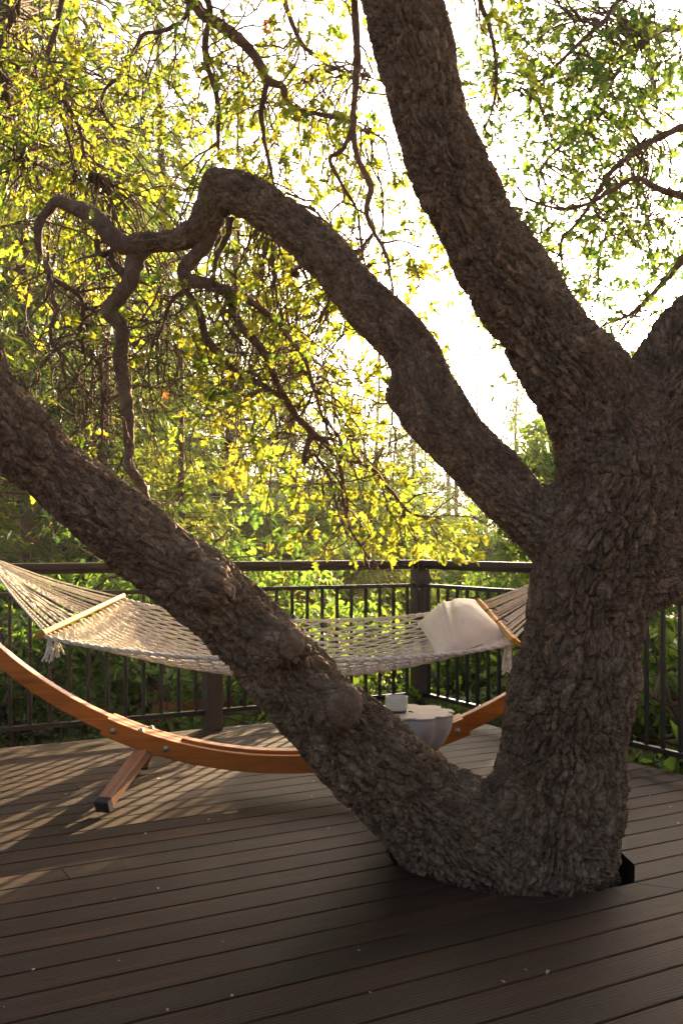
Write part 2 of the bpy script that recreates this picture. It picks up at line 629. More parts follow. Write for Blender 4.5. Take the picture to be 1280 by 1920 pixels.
deck = add('deck', None, None, None, (0, 0, 0), DECK_ROT, kind='structure', label='dark brown composite plank deck')
PW = 0.14
S_END = 3.96
N_END = 2.52 + PW * 25 - 0.075
hole_n = [2.52, 2.66, 2.80, 2.94, 3.08, 3.22, 3.36]
hole_l = [2.24, 2.055, 1.985, 1.945, 1.93, 1.975, 2.08]
hole_r = [2.56, 2.70, 2.765, 2.785, 2.77, 2.74, 2.62]
T = 0.025


def plank_piece(n0, n1, sa, sb, name='plank'):
    """sa, sb = (position at n0, position at n1) of the two ends"""
    c = 0.003
    prof = [(n0, -T), (n0, -c), (n0 + c, 0), (n1 - c, 0), (n1, -c), (n1, -T)]
    v = []
    for e in (sa, sb):
        for n, z in prof:
            f = (n - n0) / (n1 - n0)
            v.append((e[0] + (e[1] - e[0]) * f, n, z))
    q, t = [], []
    for i in range(6):
        j = (i + 1) % 6
        q.append([i, j, 6 + j, 6 + i][::-1])
    q += [[0, 1, 4, 5], [1, 2, 3, 4], [11, 10, 7, 6], [10, 9, 8, 7]]
    me = mesh_np('plank', v, q, None, smooth=False)
    add(name, me, M_PLANK, deck)


NK0 = -26
for k in range(NK0, 25):
    n0 = 2.52 + PW * k + 0.0028
    n1 = 2.52 + PW * (k + 1) - 0.0028
    if k == 24:
        n1 = N_END
    if 0 <= k < 6:
        plank_piece(n0, n1, (-5.2, -5.2), (hole_l[k], hole_l[k + 1]))
        plank_piece(n0, n1, (hole_r[k], hole_r[k + 1]), (S_END, S_END))
    else:
        joints = {-1: [2.60], 4 - 6: [], 5: [], 7: [0.85], 11: [-1.9], 16: [1.2], -5: [-1.4], -9: [1.9], 20: [-0.6], -3: [0.35], 9: [2.9], 13: [-0.35], 18: [2.2], 22: [0.4], -7: [0.9], -11: [-0.6]}.get(k, [])
        if k == 4:
            joints = [0.85]
        cuts = [-5.2] + joints + [S_END]
        for a, b_ in zip(cuts[:-1], cuts[1:]):
            slant = 0.05 if (k == -1) else 0.0
            plank_piece(n0, n1, (a + (0.0015 if a > -5 else 0) + (slant if a > -5 else 0), a + (0.0015 if a > -5 else 0) - (slant if a > -5 else 0)),
                        (b_ - (0.0015 if b_ < S_END else 0) + (slant if b_ < S_END else 0), b_ - (0.0015 if b_ < S_END else 0) - (slant if b_ < S_END else 0)))
# fascia boards, joists and the boards lining the hole
def deck_box(name, lo, hi, mat=None):
    mb = MB()
    mb.box(lo, hi)
    add(name, mb.mesh(name, False), mat or M_RAILWOOD, deck)


deck_box('fascia_board', (-5.2, N_END - 0.03, -0.24), (S_END - 0.005, N_END - 0.004, -0.0265))
deck_box('fascia_board', (S_END - 0.03, -1.1, -0.24), (S_END - 0.004, N_END - 0.032, -0.0265))
for s_ in np.arange(-5.0, 3.9, 0.40):
    if 1.75 < s_ < 2.95:
        continue
    deck_box('joist', (s_, -1.1, -0.21), (s_ + 0.04, N_END - 0.034, -0.0262))
for s_ in (1.84, 2.86):
    deck_box('joist', (s_, -1.1, -0.21), (s_ + 0.04, N_END - 0.034, -0.0262))
hp = [(hole_l[i], hole_n[i]) for i in range(7)] + [(hole_r[i], hole_n[i]) for i in range(6, -1, -1)]
hc = np.mean(hp, axis=0)
mb = MB()
for i in range(len(hp)):
    a = np.array(hp[i]); b_ = np.array(hp[(i + 1) % len(hp)])
    ao = a + (a - hc) / np.linalg.norm(a - hc) * 0.004
    bo = b_ + (b_ - hc) / np.linalg.norm(b_ - hc) * 0.004
    a2 = a + (a - hc) / np.linalg.norm(a - hc) * 0.03
    b2 = b_ + (b_ - hc) / np.linalg.norm(b_ - hc) * 0.03
    v = [(*ao, -0.35), (*bo, -0.35), (*bo, -0.0265), (*ao, -0.0265), (*a2, -0.35), (*b2, -0.35), (*b2, -0.0265), (*a2, -0.0265)]
    mb.put(v, [[0, 1, 2, 3], [7, 6, 5, 4], [3, 2, 6, 7], [0, 4, 5, 1]])
add('hole_lining', mb.mesh('hole_lining', False), M_RUBBER, deck)
for s_, n_ in ((-4.8, 5.7), (-2.0, 5.7), (1.0, 5.7), (3.7, 5.7), (3.7, 3.0), (3.7, 0.0), (1.0, 2.2), (-2.0, 2.2)):
    mb = MB()
    mb.box((s_ - 0.07, n_ - 0.07, -3.2), (s_ + 0.07, n_ + 0.07, -0.215))
    add('support_post', mb.mesh('support_post', False), M_POST, deck)

# ------------------------------------------------------------------ railings
RAIL_N = 5.895
RAIL_S = 3.90
ZB, ZM, ZT = 0.115, 0.885, 1.066


def make_railing(name, label, a, b, posts, end_post_b):
    """a, b: end points in the plan; local x runs from a to b"""
    a = np.array(a); b = np.array(b)
    L = np.linalg.norm(b - a)
    rot = math.atan2(b[1] - a[1], b[0] - a[0])
    t = thing(name, label, 'railing', (a[0], a[1], 0), rot)
    mb = MB()
    mb.box((-0.07, -0.045, ZT - 0.036), (L + (0.0 if end_post_b else -0.072), 0.075, ZT), None, 0.004)
    add('cap_rail', mb.mesh('cap_rail', False), M_RAILWOOD, t)
    mb = MB()
    mb.box((-0.02, -0.026, ZT - 0.064), (L - 0.02, 0.030, ZT - 0.0365), None, 0.003)
    add('under_rail', mb.mesh('under_rail', False), M_RAILWOOD, t)
    for p in posts:
        mb = MB()
        mb.box((p - 0.052, -0.052, 0.0006), (p + 0.052, 0.052, ZT - 0.0645), None, 0.005)
        add('post', mb.mesh('post', False), M_POST, t)
    ps = sorted(posts)
    spans = list(zip(ps[:-1], ps[1:]))
    if not end_post_b:
        spans.append((ps[-1], L))
    bal = None
    for p, q in spans:
        x0, x1 = p + 0.054, q - 0.054
        mb = MB(); mb.box((x0, -0.016, ZM - 0.013), (x1, 0.016, ZM + 0.013), None, 0.002)
        add('upper_bar', mb.mesh('upper_bar', False), M_IRON, t)
        mb = MB(); mb.box((x0, -0.016, ZB - 0.014), (x1, 0.016, ZB + 0.014), None, 0.002)
        add('lower_bar', mb.mesh('lower_bar', False), M_IRON, t)
        n = int(round((x1 - x0) / 0.1143))
        for i in range(n):
            if bal is None:
                mb = MB(); mb.box((-0.0095, -0.0095, ZB + 0.0142), (0.0095, 0.0095, ZM - 0.0132), None, 0.0015)
                bal = mb.mesh('baluster', False)
            add('baluster', bal, M_IRON, t, (x0 + (i + 0.5) * (x1 - x0) / n, 0, 0))
    return t


cA = D2W(RAIL_S, RAIL_N)
lA = D2W(RAIL_S - 1.575 * 5.0, RAIL_N)
make_railing('railing', 'brown topped black baluster railing running along the back of the deck behind the hammock',
             cA[:2], lA[:2], [0.0, 1.575, 3.15, 4.725, 6.3, 7.8], True)
rB = D2W(RAIL_S, RAIL_N - 1.575 * 4)
# right hand railing, from just past the corner post
st = D2W(RAIL_S, RAIL_N - 1.575 * 4)
make_railing('railing', 'brown topped black baluster railing on the deck edge beyond the big trunk',
             st[:2], D2W(RAIL_S, RAIL_N)[:2], [0.0, 1.575, 3.15, 4.725], False)

# ------------------------------------------------------------------ the oak
OY = 3.6
def chain(rows):
    """rows: px, py, Y, width px -> x y z r"""
    return np.array([[*W(a, b, y), rad(w, y)] for a, b, y, w in rows])


base = np.array([0.60, 3.77])
LIMBS = {}
LIMBS['trunk'] = np.vstack([
    [[0.67, 3.78, -0.55, 0.345], [0.70, 3.76, -0.15, 0.315]],
    chain([(1012, 1640, 3.72, 292), (1038, 1540, 3.68, 262), (1054, 1440, 3.66, 246), (1065, 1340, 3.63, 242), (1082, 1250, 3.60, 234),
           (1100, 1150, 3.58, 232), (1124, 1050, 3.57, 244), (1156, 950, 3.56, 244), (1165, 860, 3.56, 246), (1150, 790, 3.55, 230)])])
LIMBS['A'] = chain([(960, 1690, 3.72, 230), (905, 1610, 3.70, 232), (845, 1560, 3.66, 218), (765, 1492, 3.60, 200), (695, 1428, 3.55, 186), (630, 1362, 3.52, 172),
                    (562, 1290, 3.48, 164), (500, 1218, 3.45, 156), (430, 1148, 3.40, 148), (362, 1092, 3.36, 144), (291, 1039, 3.33, 148), (188, 953, 3.28, 142),
                    (92, 874, 3.24, 136), (30, 818, 3.2, 140), (-35, 735, 3.17, 146), (-75, 620, 3.15, 138), (-88, 560, 3.15, 134)])
LIMBS['B'] = chain([(1130, 1060, 3.58, 180), (1060, 1015, 3.6, 150), (1000, 968, 3.63, 130), (955, 928, 3.66, 118), (915, 884, 3.70, 121), (874, 842, 3.72, 122), (834, 800, 3.75, 124),
                    (800, 752, 3.78, 132), (789, 715, 3.80, 122), (776, 668, 3.83, 107), (735, 615, 3.86, 98), (674, 555, 3.92, 94), (603, 470, 4.0, 90),
                    (528, 408, 4.08, 88), (465, 368, 4.14, 82), (418, 352, 4.18, 74), (396, 380, 4.2, 62), (386, 415, 4.2, 56), (345, 446, 4.22, 50), (300, 455, 4.24, 46), (262, 460, 4.26, 46)])
LIMBS['C'] = chain([(1165, 880, 3.56, 236), (1140, 800, 3.55, 226), (1105, 735, 3.55, 200), (1040, 650, 3.54, 176), (970, 548, 3.52, 164), (900, 440, 3.50, 156), (850, 330, 3.48, 150),
                    (813, 235, 3.46, 145), (786, 127, 3.44, 142), (745, -15, 3.42, 148), (700, -160, 3.40, 140)])
LIMBS['D'] = chain([(1160, 900, 3.56, 230), (1222, 805, 3.57, 206), (1272, 730, 3.58, 190), (1298, 655, 3.60, 192), (1348, 612, 3.63, 184), (1430, 565, 3.66, 165)])
LIMBS['E'] = chain([(1130, 1060, 3.57, 190), (1190, 1060, 3.60, 190), (1255, 1035, 3.66, 176), (1330, 985, 3.74, 160), (1380, 950, 3.80, 154)])
KNOTS = []
for px, py, Y, w in [(394, 1094, 3.222, 96), (357, 1030, 3.195, 44), (534, 1210, 3.285, 104), (634, 1322, 3.315, 106), (548, 506, 4.0, 22), (553, 514, 3.98, 18), (254, 452, 4.24, 44), (745, 742, 3.77, 58),
                     (1195, 1290, 3.55, 30), (560, 1310, 3.42, 60), (402, 338, 4.18, 58)]:
    KNOTS.append((W(px, py, Y), rad(w, Y)))

mb = MB()
dense = {}
for k, c in LIMBS.items():
    p = spline(c, 0.05)
    dense[k] = spline(c, 0.045)
    # gentle unevenness of the limb
    rr = p[:, 3] * (1 + 0.035 * np.sin(np.arange(len(p)) * 0.9 + len(k)) + 0.02 * rng.normal(size=len(p)))
    mb.tube(p[:, :3], rr, 20)
for c, r in KNOTS:
    th = np.linspace(0, np.pi, 9)
    mb.tube(np.array([c + np.array([0, 0, -r * math.cos(a)]) for a in th[0:9]]), np.maximum(0.002, r * np.sin(th)), 12)
me = mb.mesh('oak_raw')
tmp = bpy.data.objects.new('tmp', me)
COL.objects.link(tmp)
md = tmp.modifiers.new('r', 'REMESH')
md.mode = 'VOXEL'
md.voxel_size = 0.0206
dg = bpy.context.evaluated_depsgraph_get()
me2 = bpy.data.meshes.new_from_object(tmp.evaluated_get(dg))
tmp.modifiers.clear()
# relax the unions a little
nv = len(me2.vertices)
co = np.zeros(nv * 3)
me2.vertices.foreach_get('co', co)
co = co.reshape(-1, 3)
ed = np.zeros(len(me2.edges) * 2, dtype=np.int32)
me2.edges.foreach_get('vertices', ed)
ed = ed.reshape(-1, 2)
cnt = np.bincount(ed.ravel(), minlength=nv)[:, None]
def relax(co, lam):
    s = np.zeros_like(co)
    for d in range(3):
        s[:, d] = np.bincount(ed[:, 0], co[ed[:, 1], d], nv) + np.bincount(ed[:, 1], co[ed[:, 0], d], nv)
    return co + lam * (s / np.maximum(cnt, 1) - co)
for it in range(13):
    co = relax(co, 0.6)
    co = relax(co, -0.42)
for it in range(2):
    co = relax(co, 0.5)
me2.vertices.foreach_set('co', co.astype(np.float32).ravel())
tmp.data = me2
md = tmp.modifiers.new('s', 'SUBSURF')
md.levels = 2
md.render_levels = 2
dg = bpy.context.evaluated_depsgraph_get()
oakme = bpy.data.meshes.new_from_object(tmp.evaluated_get(dg))
bpy.data.objects.remove(tmp)
bpy.data.meshes.remove(me2)


def bark_height(v, dense):
    """bark relief in metres for points v, laid along the limbs; also a value per plate"""
    n = len(v)
    num = np.zeros(n)
    plate = np.zeros(n)
    flow = np.zeros((n, 3))
    wbest = np.zeros(n)
    den = np.full(n, 1e-9)
    v32 = v.astype(np.float32)
    for li, (k, p) in enumerate(dense.items()):
        tan, N, B = frames(p[:, :3])
        s = np.concatenate([[0], np.cumsum(np.linalg.norm(np.diff(p[:, :3], axis=0), axis=1))])
        pc = p[:, :3].astype(np.float32)
        bi = np.zeros(n, dtype=np.int64)
        best = np.zeros(n)
        for c0 in range(0, n, 100000):
            vc = v32[c0:c0 + 100000]
            d = (pc ** 2).sum(1)[None] - 2 * vc @ pc.T
            b = d.argmin(1)
            bi[c0:c0 + 100000] = b
            best[c0:c0 + 100000] = d[np.arange(len(b)), b] + (vc ** 2).sum(1)
        dist = np.sqrt(np.maximum(best, 0)) - p[bi, 3]
        w = np.exp(-np.maximum(dist, 0) / 0.030)
        use = w > 0.03
        if not use.any():
            continue
        vv = v[use]
        b = bi[use]
        rel = vv - p[b, :3]
        ax = (rel * tan[b]).sum(1)
        rl = rel - ax[:, None] * tan[b]
        rl /= np.linalg.norm(rl, axis=1, keepdims=True) + 1e-9
        rr = p[b, 3]
        q = np.stack([(rl * N[b]).sum(1) * rr, (rl * B[b]).sum(1) * rr, s[b] + ax], 1) + li * 7.3
        warp = np.stack([fbm(q * 13, 2, 3), fbm(q * 13, 2, 5), fbm(q * 9, 2, 9)], 1) - 0.5
        q = q + warp * np.array([0.040, 0.040, 0.075])
        ks = {'trunk': 1.0, 'A': 0.86, 'B': 0.74, 'C': 0.80, 'D': 0.85, 'E': 0.9}[k]
        c1 = q / (np.array([0.031, 0.031, 0.074]) * ks)
        d1, d2, cid = voronoi(c1, 1)
        e1 = np.clip((d2 - d1) / 0.25, 0, 1)
        e1 = e1 * e1 * (3 - 2 * e1)
        c2 = q / (np.array([0.015, 0.015, 0.021]) * ks)
        f1, f2, cid2 = voronoi(c2, 2)
        e2 = np.clip((f2 - f1) / 0.30, 0, 1)
        ridge = 1 - np.abs(2 * fbm(q / np.array([0.046, 0.046, 0.26]), 3, 17) - 1)
        groove = np.clip((ridge - 0.80) / 0.2, 0, 1) ** 1.3
        h = 0.0185 * ks * (e1 - 1) + 0.0018 * (cid - 0.5) * e1 + 0.0026 * (e2 - 1) + 0.0016 * (cid2 - 0.5) * e1 - 0.019 * groove
        h += 0.006 * (fbm(q * 60, 3, 31) - 0.5)
        sc = np.clip(rr / 0.15, 0.45, 1.12)
        num[use] += w[use] ** 2 * h * sc
        idx = np.where(use)[0]
        win = w[idx] > wbest[idx]
        flow[idx[win]] = q[win]
        wbest[idx[win]] = w[idx[win]]
        plate[use] += w[use] ** 2 * (0.6 * cid + 0.4 * cid2)
        den[use] += w[use] ** 2
    return num / den, plate / den, flow


nv = len(oakme.vertices)
co = np.zeros(nv * 3)
oakme.vertices.foreach_get('co', co)
co = co.reshape(-1, 3)
no = np.zeros(nv * 3)
oakme.vertices.foreach_get('normal', no)
no = no.reshape(-1, 3)
big = (fbm(co * 5.0, 3, 71) - 0.5) * 0.030
h, plate, flow = bark_height(co, dense)
h += 0.006
# smoother healed wood over the knots
for c, r in KNOTS[:4]:
    d = np.linalg.norm(co - c, axis=1)
    k = np.clip(1 - (d - r * 0.7) / (r * 0.5), 0, 1)
    h = h * (1 - 0.35 * k) + k * 0.003 * np.sin(d / r * 16) + k * 0.028 * (fbm(co * 20, 3, 91) - 0.5)
co = co + no * (h + big)[:, None]
oakme.vertices.foreach_set('co', co.astype(np.float32).ravel())
oakme.polygons.foreach_set('use_smooth', np.ones(len(oakme.polygons), dtype=bool))
oakme.update()
oak = thing('oak_tree', 'massive multi-limbed oak with rugged dark bark growing up through the deck', 'tree', (0.62, 3.77, 0))
OAK_INV = Vector((-0.62, -3.77, 0))
def oak_part(name, me, mat, **kw):
    o = add(name, me, mat, oak, OAK_INV, **kw)
    return o


pa = oakme.attributes.new('plate', 'FLOAT', 'POINT')
pa.data.foreach_set('value', plate.astype(np.float32))
fa = oakme.attributes.new('flow', 'FLOAT_VECTOR', 'POINT')
fa.data.foreach_set('vector', flow.astype(np.float32).ravel())
oakme.materials.clear()
oak_part('trunk', oakme, M_BARK)

# ------------------------------------------------------------------ branches, twigs and leaves
def branch_mesh(rows, name='branch', sides=18, step=0.012, bark=True, mat=None, wob=0.0):
    c = chain(rows) if len(rows[0]) == 4 and not isinstance(rows, np.ndarray) else rows
    p = spline(c, step)
    if wob:
        w = np.stack([fbm(np.stack([np.arange(len(p)) * step * 9, np.full(len(p), 3.1 * i), np.full(len(p), c[0, 0] * 7)], 1), 2, i) for i in range(3)], 1) - 0.5
        p[:, :3] += w * wob
    rr = p[:, 3] * (1 + 0.10 * (fbm(np.stack([np.arange(len(p)) * step * 22, p[:, 0], p[:, 2]], 1), 2, 5) - 0.5) * 2)
    v, q, t = tube_arrays(p[:, :3], rr, sides)
    if bark:
        cen = np.repeat(p[:, :3], sides, 0)
        nn = v[:len(cen)] - cen
        nn /= np.linalg.norm(nn, axis=1, keepdims=True) + 1e-9
        hh = (fbm(v[:len(cen)] * np.array([55, 55, 38]), 3, 3) - 0.5)
        v[:len(cen)] += nn * (hh * np.minimum(0.55 * np.repeat(rr, sides), 0.020))[:, None]
    return mesh_np(name, v, q, t, True, {'plate': 0.25 + 0.5 * fbm(v * 40, 2, 8)}), p


class Foliage:
    def __init__(s):
        s.p, s.d, s.n, s.s, s.t = [], [], [], [], []

    def leaf(s, p, d, n, size, tint):
        s.p.append(p); s.d.append(d); s.n.append(n); s.s.append(size); s.t.append(tint)

    def mesh(s, name, shape='oak'):
        P = np.array(s.p); D = np.array(s.d); Nn = np.array(s.n); S = np.array(s.s); Tt = np.array(s.t)
        return leaf_mesh(name, P, D, Nn, S, Tt, shape)


def leaf_mesh(name, P, D, Nn, S, Tt, shape='oak'):
    D = D / (np.linalg.norm(D, axis=1, keepdims=True) + 1e-9)
    X = np.cross(D, Nn)
    X /= np.linalg.norm(X, axis=1, keepdims=True) + 1e-9
    Nn = np.cross(X, D)
    if shape == 'oak':
        mid = [(0, 0), (0, 0.34), (0, 0.50), (0, 0.70), (0, 1.0)]
        out = [(0.27, 0.24), (0.10, 0.38), (0.36, 0.58), (0.13, 0.70), (0.20, 0.86)]
        loc = mid + out + [(-a, b) for a, b in out]
        tri = []
        R_ = [5, 6, 7, 8, 9]
        L_ = [10, 11, 12, 13, 14]
        for o, fl in ((R_, 0), (L_, 1)):
            tt = [(0, o[0], 1), (o[0], o[1], 1), (1, o[1], 2), (o[1], o[2], 2), (2, o[2], 3), (o[2], o[3], 3), (3, o[3], o[4]), (3, o[4], 4)]
            tri += [x[::-1] if fl else x for x in tt]
    elif shape == 'simple':
        loc = [(0, 0), (0.26, 0.35), (0.22, 0.68), (0, 1.0), (-0.22, 0.68), (-0.26, 0.35)]
        tri = [(0, 1, 3), (1, 2, 3), (0, 3, 5), (3, 4, 5)]
    else:  # needle spray
        loc = [(0, 0), (0.10, 0.45), (0, 1.0), (-0.10, 0.45)]
        tri = [(0, 1, 2), (0, 2, 3)]
    loc = np.array(loc, float)
    tri = np.array(tri)
    k = len(loc)
    fold = np.abs(loc[:, 0]) * 0.45 - 0.22 * loc[:, 1] ** 2
    curl = rng.uniform(0.4, 1.5, len(P))
    wid = rng.uniform(0.8, 1.15, len(P))
    V = P[:, None, :] + S[:, None, None] * (loc[None, :, 0, None] * wid[:, None, None] * X[:, None, :] + loc[None, :, 1, None] * D[:, None, :] + (fold[None, :] * curl[:, None])[:, :, None] * Nn[:, None, :])
    F_ = (tri[None] + (np.arange(len(P)) * k)[:, None, None]).reshape(-1, 3)
    return mesh_np(name, V.reshape(-1, 3), None, F_, True, {'tint': np.repeat(Tt, k)})


def unit(v):
    return v / (np.linalg.norm(v) + 1e-9)


def rnd_dir():
    return unit(rng.normal(size=3))


def walk(p0, d0, L, seg, wig, grav, up=0.0):
    """a crooked twig"""
    n = max(3, int(L / seg))
    pts = [np.array(p0, float)]
    d = unit(np.array(d0, float))
    for i in range(n):
        d = unit(d + wig * rng.normal(size=3) + np.array([0, 0, -grav + up * (i / n)]))
        pts.append(pts[-1] + d * seg * rng.uniform(0.7, 1.3))
    return np.array(pts)


def above_rail(p):
    return p[2] > EYE - 0.02 * p[1] * 0.6 or p[1] > 6.6


def leaf_cluster(F_, tip, d, k, size, tint0, spread=1.0):
    for i in range(k):
        dd = unit(d + rng.normal(size=3) * 0.9 * spread + np.array([0, 0, -0.25]))
        nn = unit(np.array([0, 0, 1.0]) + rng.normal(size=3) * 0.75)
        F_.leaf(tip + rng.normal(size=3) * 0.012, dd, nn, size * rng.uniform(0.55, 1.25), np.clip(tint0 + rng.normal() * 0.24, 0, 1))


def grow(mbt, F_, p0, d0, L, r, leaves=5, size=0.065, sub=5, wig=0.28, grav=0.05, tint=0.6, bare=0.0):
    tint = tint + rng.normal() * 0.16
    """twig with side shoots and leaf clusters"""
    pts = walk(p0, d0, L, 0.05, wig, grav, 0.10)
    k_ = 3
    while k_ < len(pts) and above_rail(pts[k_]):
        k_ += 1
    pts = pts[:k_]
    rr = np.linspace(r, max(0.0016, r * 0.35), len(pts))
    mbt.tube(pts, rr, 5, False)
    for j in range(sub):
        i = rng.integers(max(1, len(pts) // 5), len(pts))
        dd = unit((pts[i] - pts[i - 1]) / 0.05 + rng.normal(size=3) * 0.8)
        sp = walk(pts[i], dd, L * rng.uniform(0.2, 0.5), 0.035, 0.3, 0.02, 0.12)
        mbt.tube(sp, np.linspace(max(0.0016, r * 0.45), 0.0012, len(sp)), 4, False)
        if rng.random() < bare or not above_rail(sp[-1]):
            continue
        for m in range(max(1, leaves // 4)):
            ti = len(sp) - 1 - m * max(1, len(sp) // 4)
            if ti < 1:
                break
            leaf_cluster(F_, sp[ti], unit(sp[ti] - sp[ti - 1]), 4, size, tint)
    if rng.random() >= bare and above_rail(pts[-1]):
        leaf_cluster(F_, pts[-1], unit(pts[-1] - pts[-2]), leaves, size, tint)
    return pts


B0 = 4.26
BR = {}
BR['x1'] = [(-70, 640, 3.15, 136), (-90, 540, 3.15, 130), (-100, 440, 3.16, 124), (-130, 330, 3.2, 118), (-150, 150, 3.3, 100), (-130, -60, 3.4, 80)]
BR['x2'] = [(712, -120, 3.40, 140), (690, -190, 3.40, 136), (640, -320, 3.40, 128), (560, -480, 3.45, 110), (500, -620, 3.55, 90), (430, -800, 3.7, 70)]
BR['x3'] = [(1400, 580, 3.65, 166), (1480, 500, 3.7, 150), (1600, 380, 3.8, 130), (1690, 230, 3.9, 110), (1730, 60, 4.0, 90)]
BR['x4'] = [(1345, 975, 3.76, 158), (1430, 910, 3.85, 150), (1560, 830, 4.0, 130), (1700, 760, 4.2, 100)]
BR['b1'] = [(280, 458, 4.25, 44), (240, 462, 4.26, 38), (212, 445, 4.27, 36), (194, 424, 4.28, 36), (169, 402, 4.3, 32), (137, 388, 4.32, 26), (110, 377, 4.34, 22), (97, 388, 4.35, 20), (77, 413, 4.36, 18),
            (71, 442, 4.36, 15), (76, 482, 4.36, 15), (94, 514, 4.37, 12), (97, 554, 4.38, 10), (108, 582, 4.4, 10), (97, 615, 4.42, 9), (100, 647, 4.44, 7), (124, 672, 4.46, 5), (150, 720, 4.5, 4), (160, 790, 4.5, 3)]
BR['b1b'] = [(92, 512, 4.37, 10), (118, 530, 4.42, 10), (150, 556, 4.46, 8), (160, 590, 4.5, 8), (152, 618, 4.5, 8), (160, 655, 4.52, 7), (185, 690, 4.55, 6), (192, 760, 4.6, 5), (188, 850, 4.62, 3)]
BR['b2'] = [(272, 456, 4.25, 44), (256, 480, 4.27, 38), (252, 500, 4.27, 34), (244, 530, 4.28, 31), (223, 556, 4.29, 30), (207, 582, 4.3, 31), (228, 612, 4.31, 27), (232, 640, 4.32, 27), (226, 674, 4.33, 27),
            (233, 719, 4.34, 25), (239, 781, 4.35, 22), (241, 829, 4.36, 18), (244, 874, 4.37, 17), (262, 903, 4.38, 18), (275, 930, 4.4, 13), (282, 965, 4.42, 8), (300, 1010, 4.45, 5)]
BR['b2b'] = [(246, 528, 4.28, 20), (214, 490, 4.31, 13), (212, 470, 4.32, 12), (196, 480, 4.33, 11), (184, 470, 4.34, 14), (184, 452, 4.35, 12)]
BR['b3'] = [(398, 418, 4.2, 40), (386, 455, 4.22, 30), (362, 482, 4.24, 28), (344, 505, 4.26, 28), (350, 522, 4.27, 26), (381, 532, 4.3, 22), (425, 546, 4.33, 20), (455, 556, 4.36, 14), (490, 580, 4.4, 12), (525, 606, 4.44, 10),
            (550, 640, 4.48, 9), (570, 672, 4.5, 8), (592, 740, 4.55, 6), (612, 800, 4.6, 5), (640, 870, 4.62, 4), (652, 960, 4.66, 3)]
BR['b4'] = [(425, 546, 4.33, 18), (436, 575, 4.36, 17), (460, 622, 4.4, 16), (495, 665, 4.44, 15), (515, 715, 4.48, 14), (540, 760, 4.52, 14), (584, 808, 4.58, 13), (611, 827, 4.6, 12), (638, 857, 4.64, 10), (673, 866, 4.68, 9),
            (701, 882, 4.72, 8), (732, 921, 4.78, 7), (759, 953, 4.82, 6), (780, 966, 4.86, 5), (830, 975, 4.9, 3)]
BR['b4b'] = [(638, 857, 4.64, 8), (644, 894, 4.66, 7), (646, 945, 4.68, 6), (662, 1000, 4.7, 5), (690, 1050, 4.74, 4)]
BR['b4c'] = [(584, 808, 4.58, 12), (576, 840, 4.56, 11), (573, 870, 4.55, 7), (590, 850, 4.56, 6), (610, 880, 4.58, 6), (622, 920, 4.6, 5), (640, 970, 4.62, 4)]
BR['b5'] = [(344, 520, 4.27, 18), (350, 545, 4.3, 14), (370, 580, 4.34, 14), (384, 632, 4.38, 15), (410, 665, 4.4, 13), (446, 700, 4.44, 12), (480, 718, 4.46, 11), (520, 745, 4.5, 9), (545, 765, 4.52, 6)]
BR['b5b'] = [(348, 542, 4.3, 10), (325, 558, 4.33, 8), (305, 600, 4.36, 6), (290, 650, 4.38, 5), (300, 720, 4.4, 4)]
BR['b6'] = [(430, 405, 4.18, 16), (428, 440, 4.2, 12), (420, 455, 4.22, 11), (402, 500, 4.25, 9), (400, 530, 4.28, 7), (418, 600, 4.33, 6), (455, 650, 4.36, 5)]
# branches hanging from above, tied to the leader out of the picture
BR['t1'] = [(560, -480, 3.45, 70), (440, -330, 3.9, 50), (350, -150, 4.5, 34), (352, -40, 4.9, 26), (362, 0, 5.0, 22), (395, 35, 5.0, 21), (440, 65, 5.02, 21), (470, 95, 5.04, 18), (490, 130, 5.05, 17), (500, 152, 5.06, 15), (528, 162, 5.1, 14),
            (540, 194, 5.14, 11), (570, 210, 5.2, 9), (640, 220, 5.3, 7), (690, 250, 5.4, 5)]
BR['t1b'] = [(500, 150, 5.06, 12), (494, 190, 5.08, 11), (490, 225, 5.1, 10), (496, 265, 5.12, 8), (510, 332, 5.15, 6), (520, 380, 5.2, 4)]
BR['t2'] = [(352, -40, 4.9, 18), (392, 10, 4.95, 12), (383, 75, 5.0, 12), (388, 115, 5.0, 12), (400, 150, 5.02, 11), (408, 210, 5.04, 10), (408, 275, 5.06, 7)]
BR['t3'] = [(345, -80, 4.8, 20), (350, 22, 4.95, 9), (310, 55, 5.0, 9), (270, 65, 5.05, 8), (250, 100, 5.1, 8), (225, 140, 5.15, 7), (195, 168, 5.2, 6), (195, 210, 5.2, 5), (225, 260, 5.25, 3)]
BR['t4'] = [(350, -150, 4.5, 24), (230, -140, 4.9, 18), (130, -90, 5.2, 13), (115, 0, 5.3, 11), (105, 50, 5.3, 11), (90, 102, 5.3, 10), (106, 155, 5.3, 9), (112, 210, 5.3, 7), (130, 272, 5.35, 5), (140, 330, 5.4, 3)]
BR['t4b'] = [(104, 152, 5.3, 8), (125, 157, 5.32, 9), (125, 190, 5.33, 8), (145, 230, 5.35, 7), (155, 282, 5.36, 5), (172, 330, 5.4, 3)]
BR['t5'] = [(130, -90, 5.2, 12), (40, -20, 5.4, 16), (20, 40, 5.5, 14), (-5, 110, 5.5, 11), (10, 160, 5.5, 9), (30, 230, 5.5, 7), (50, 300, 5.5, 4)]
BR['t6'] = [(680, -220, 3.40, 50), (672, -100, 3.9, 26), (664, -10, 4.6, 15), (670, 100, 4.7, 14), (662, 225, 4.74, 12), (668, 290, 4.76, 11), (694, 350, 4.8, 12), (685, 395, 4.82, 10), (700, 435, 4.85, 8), (724, 482, 4.88, 6), (738, 555, 4.9, 4)]
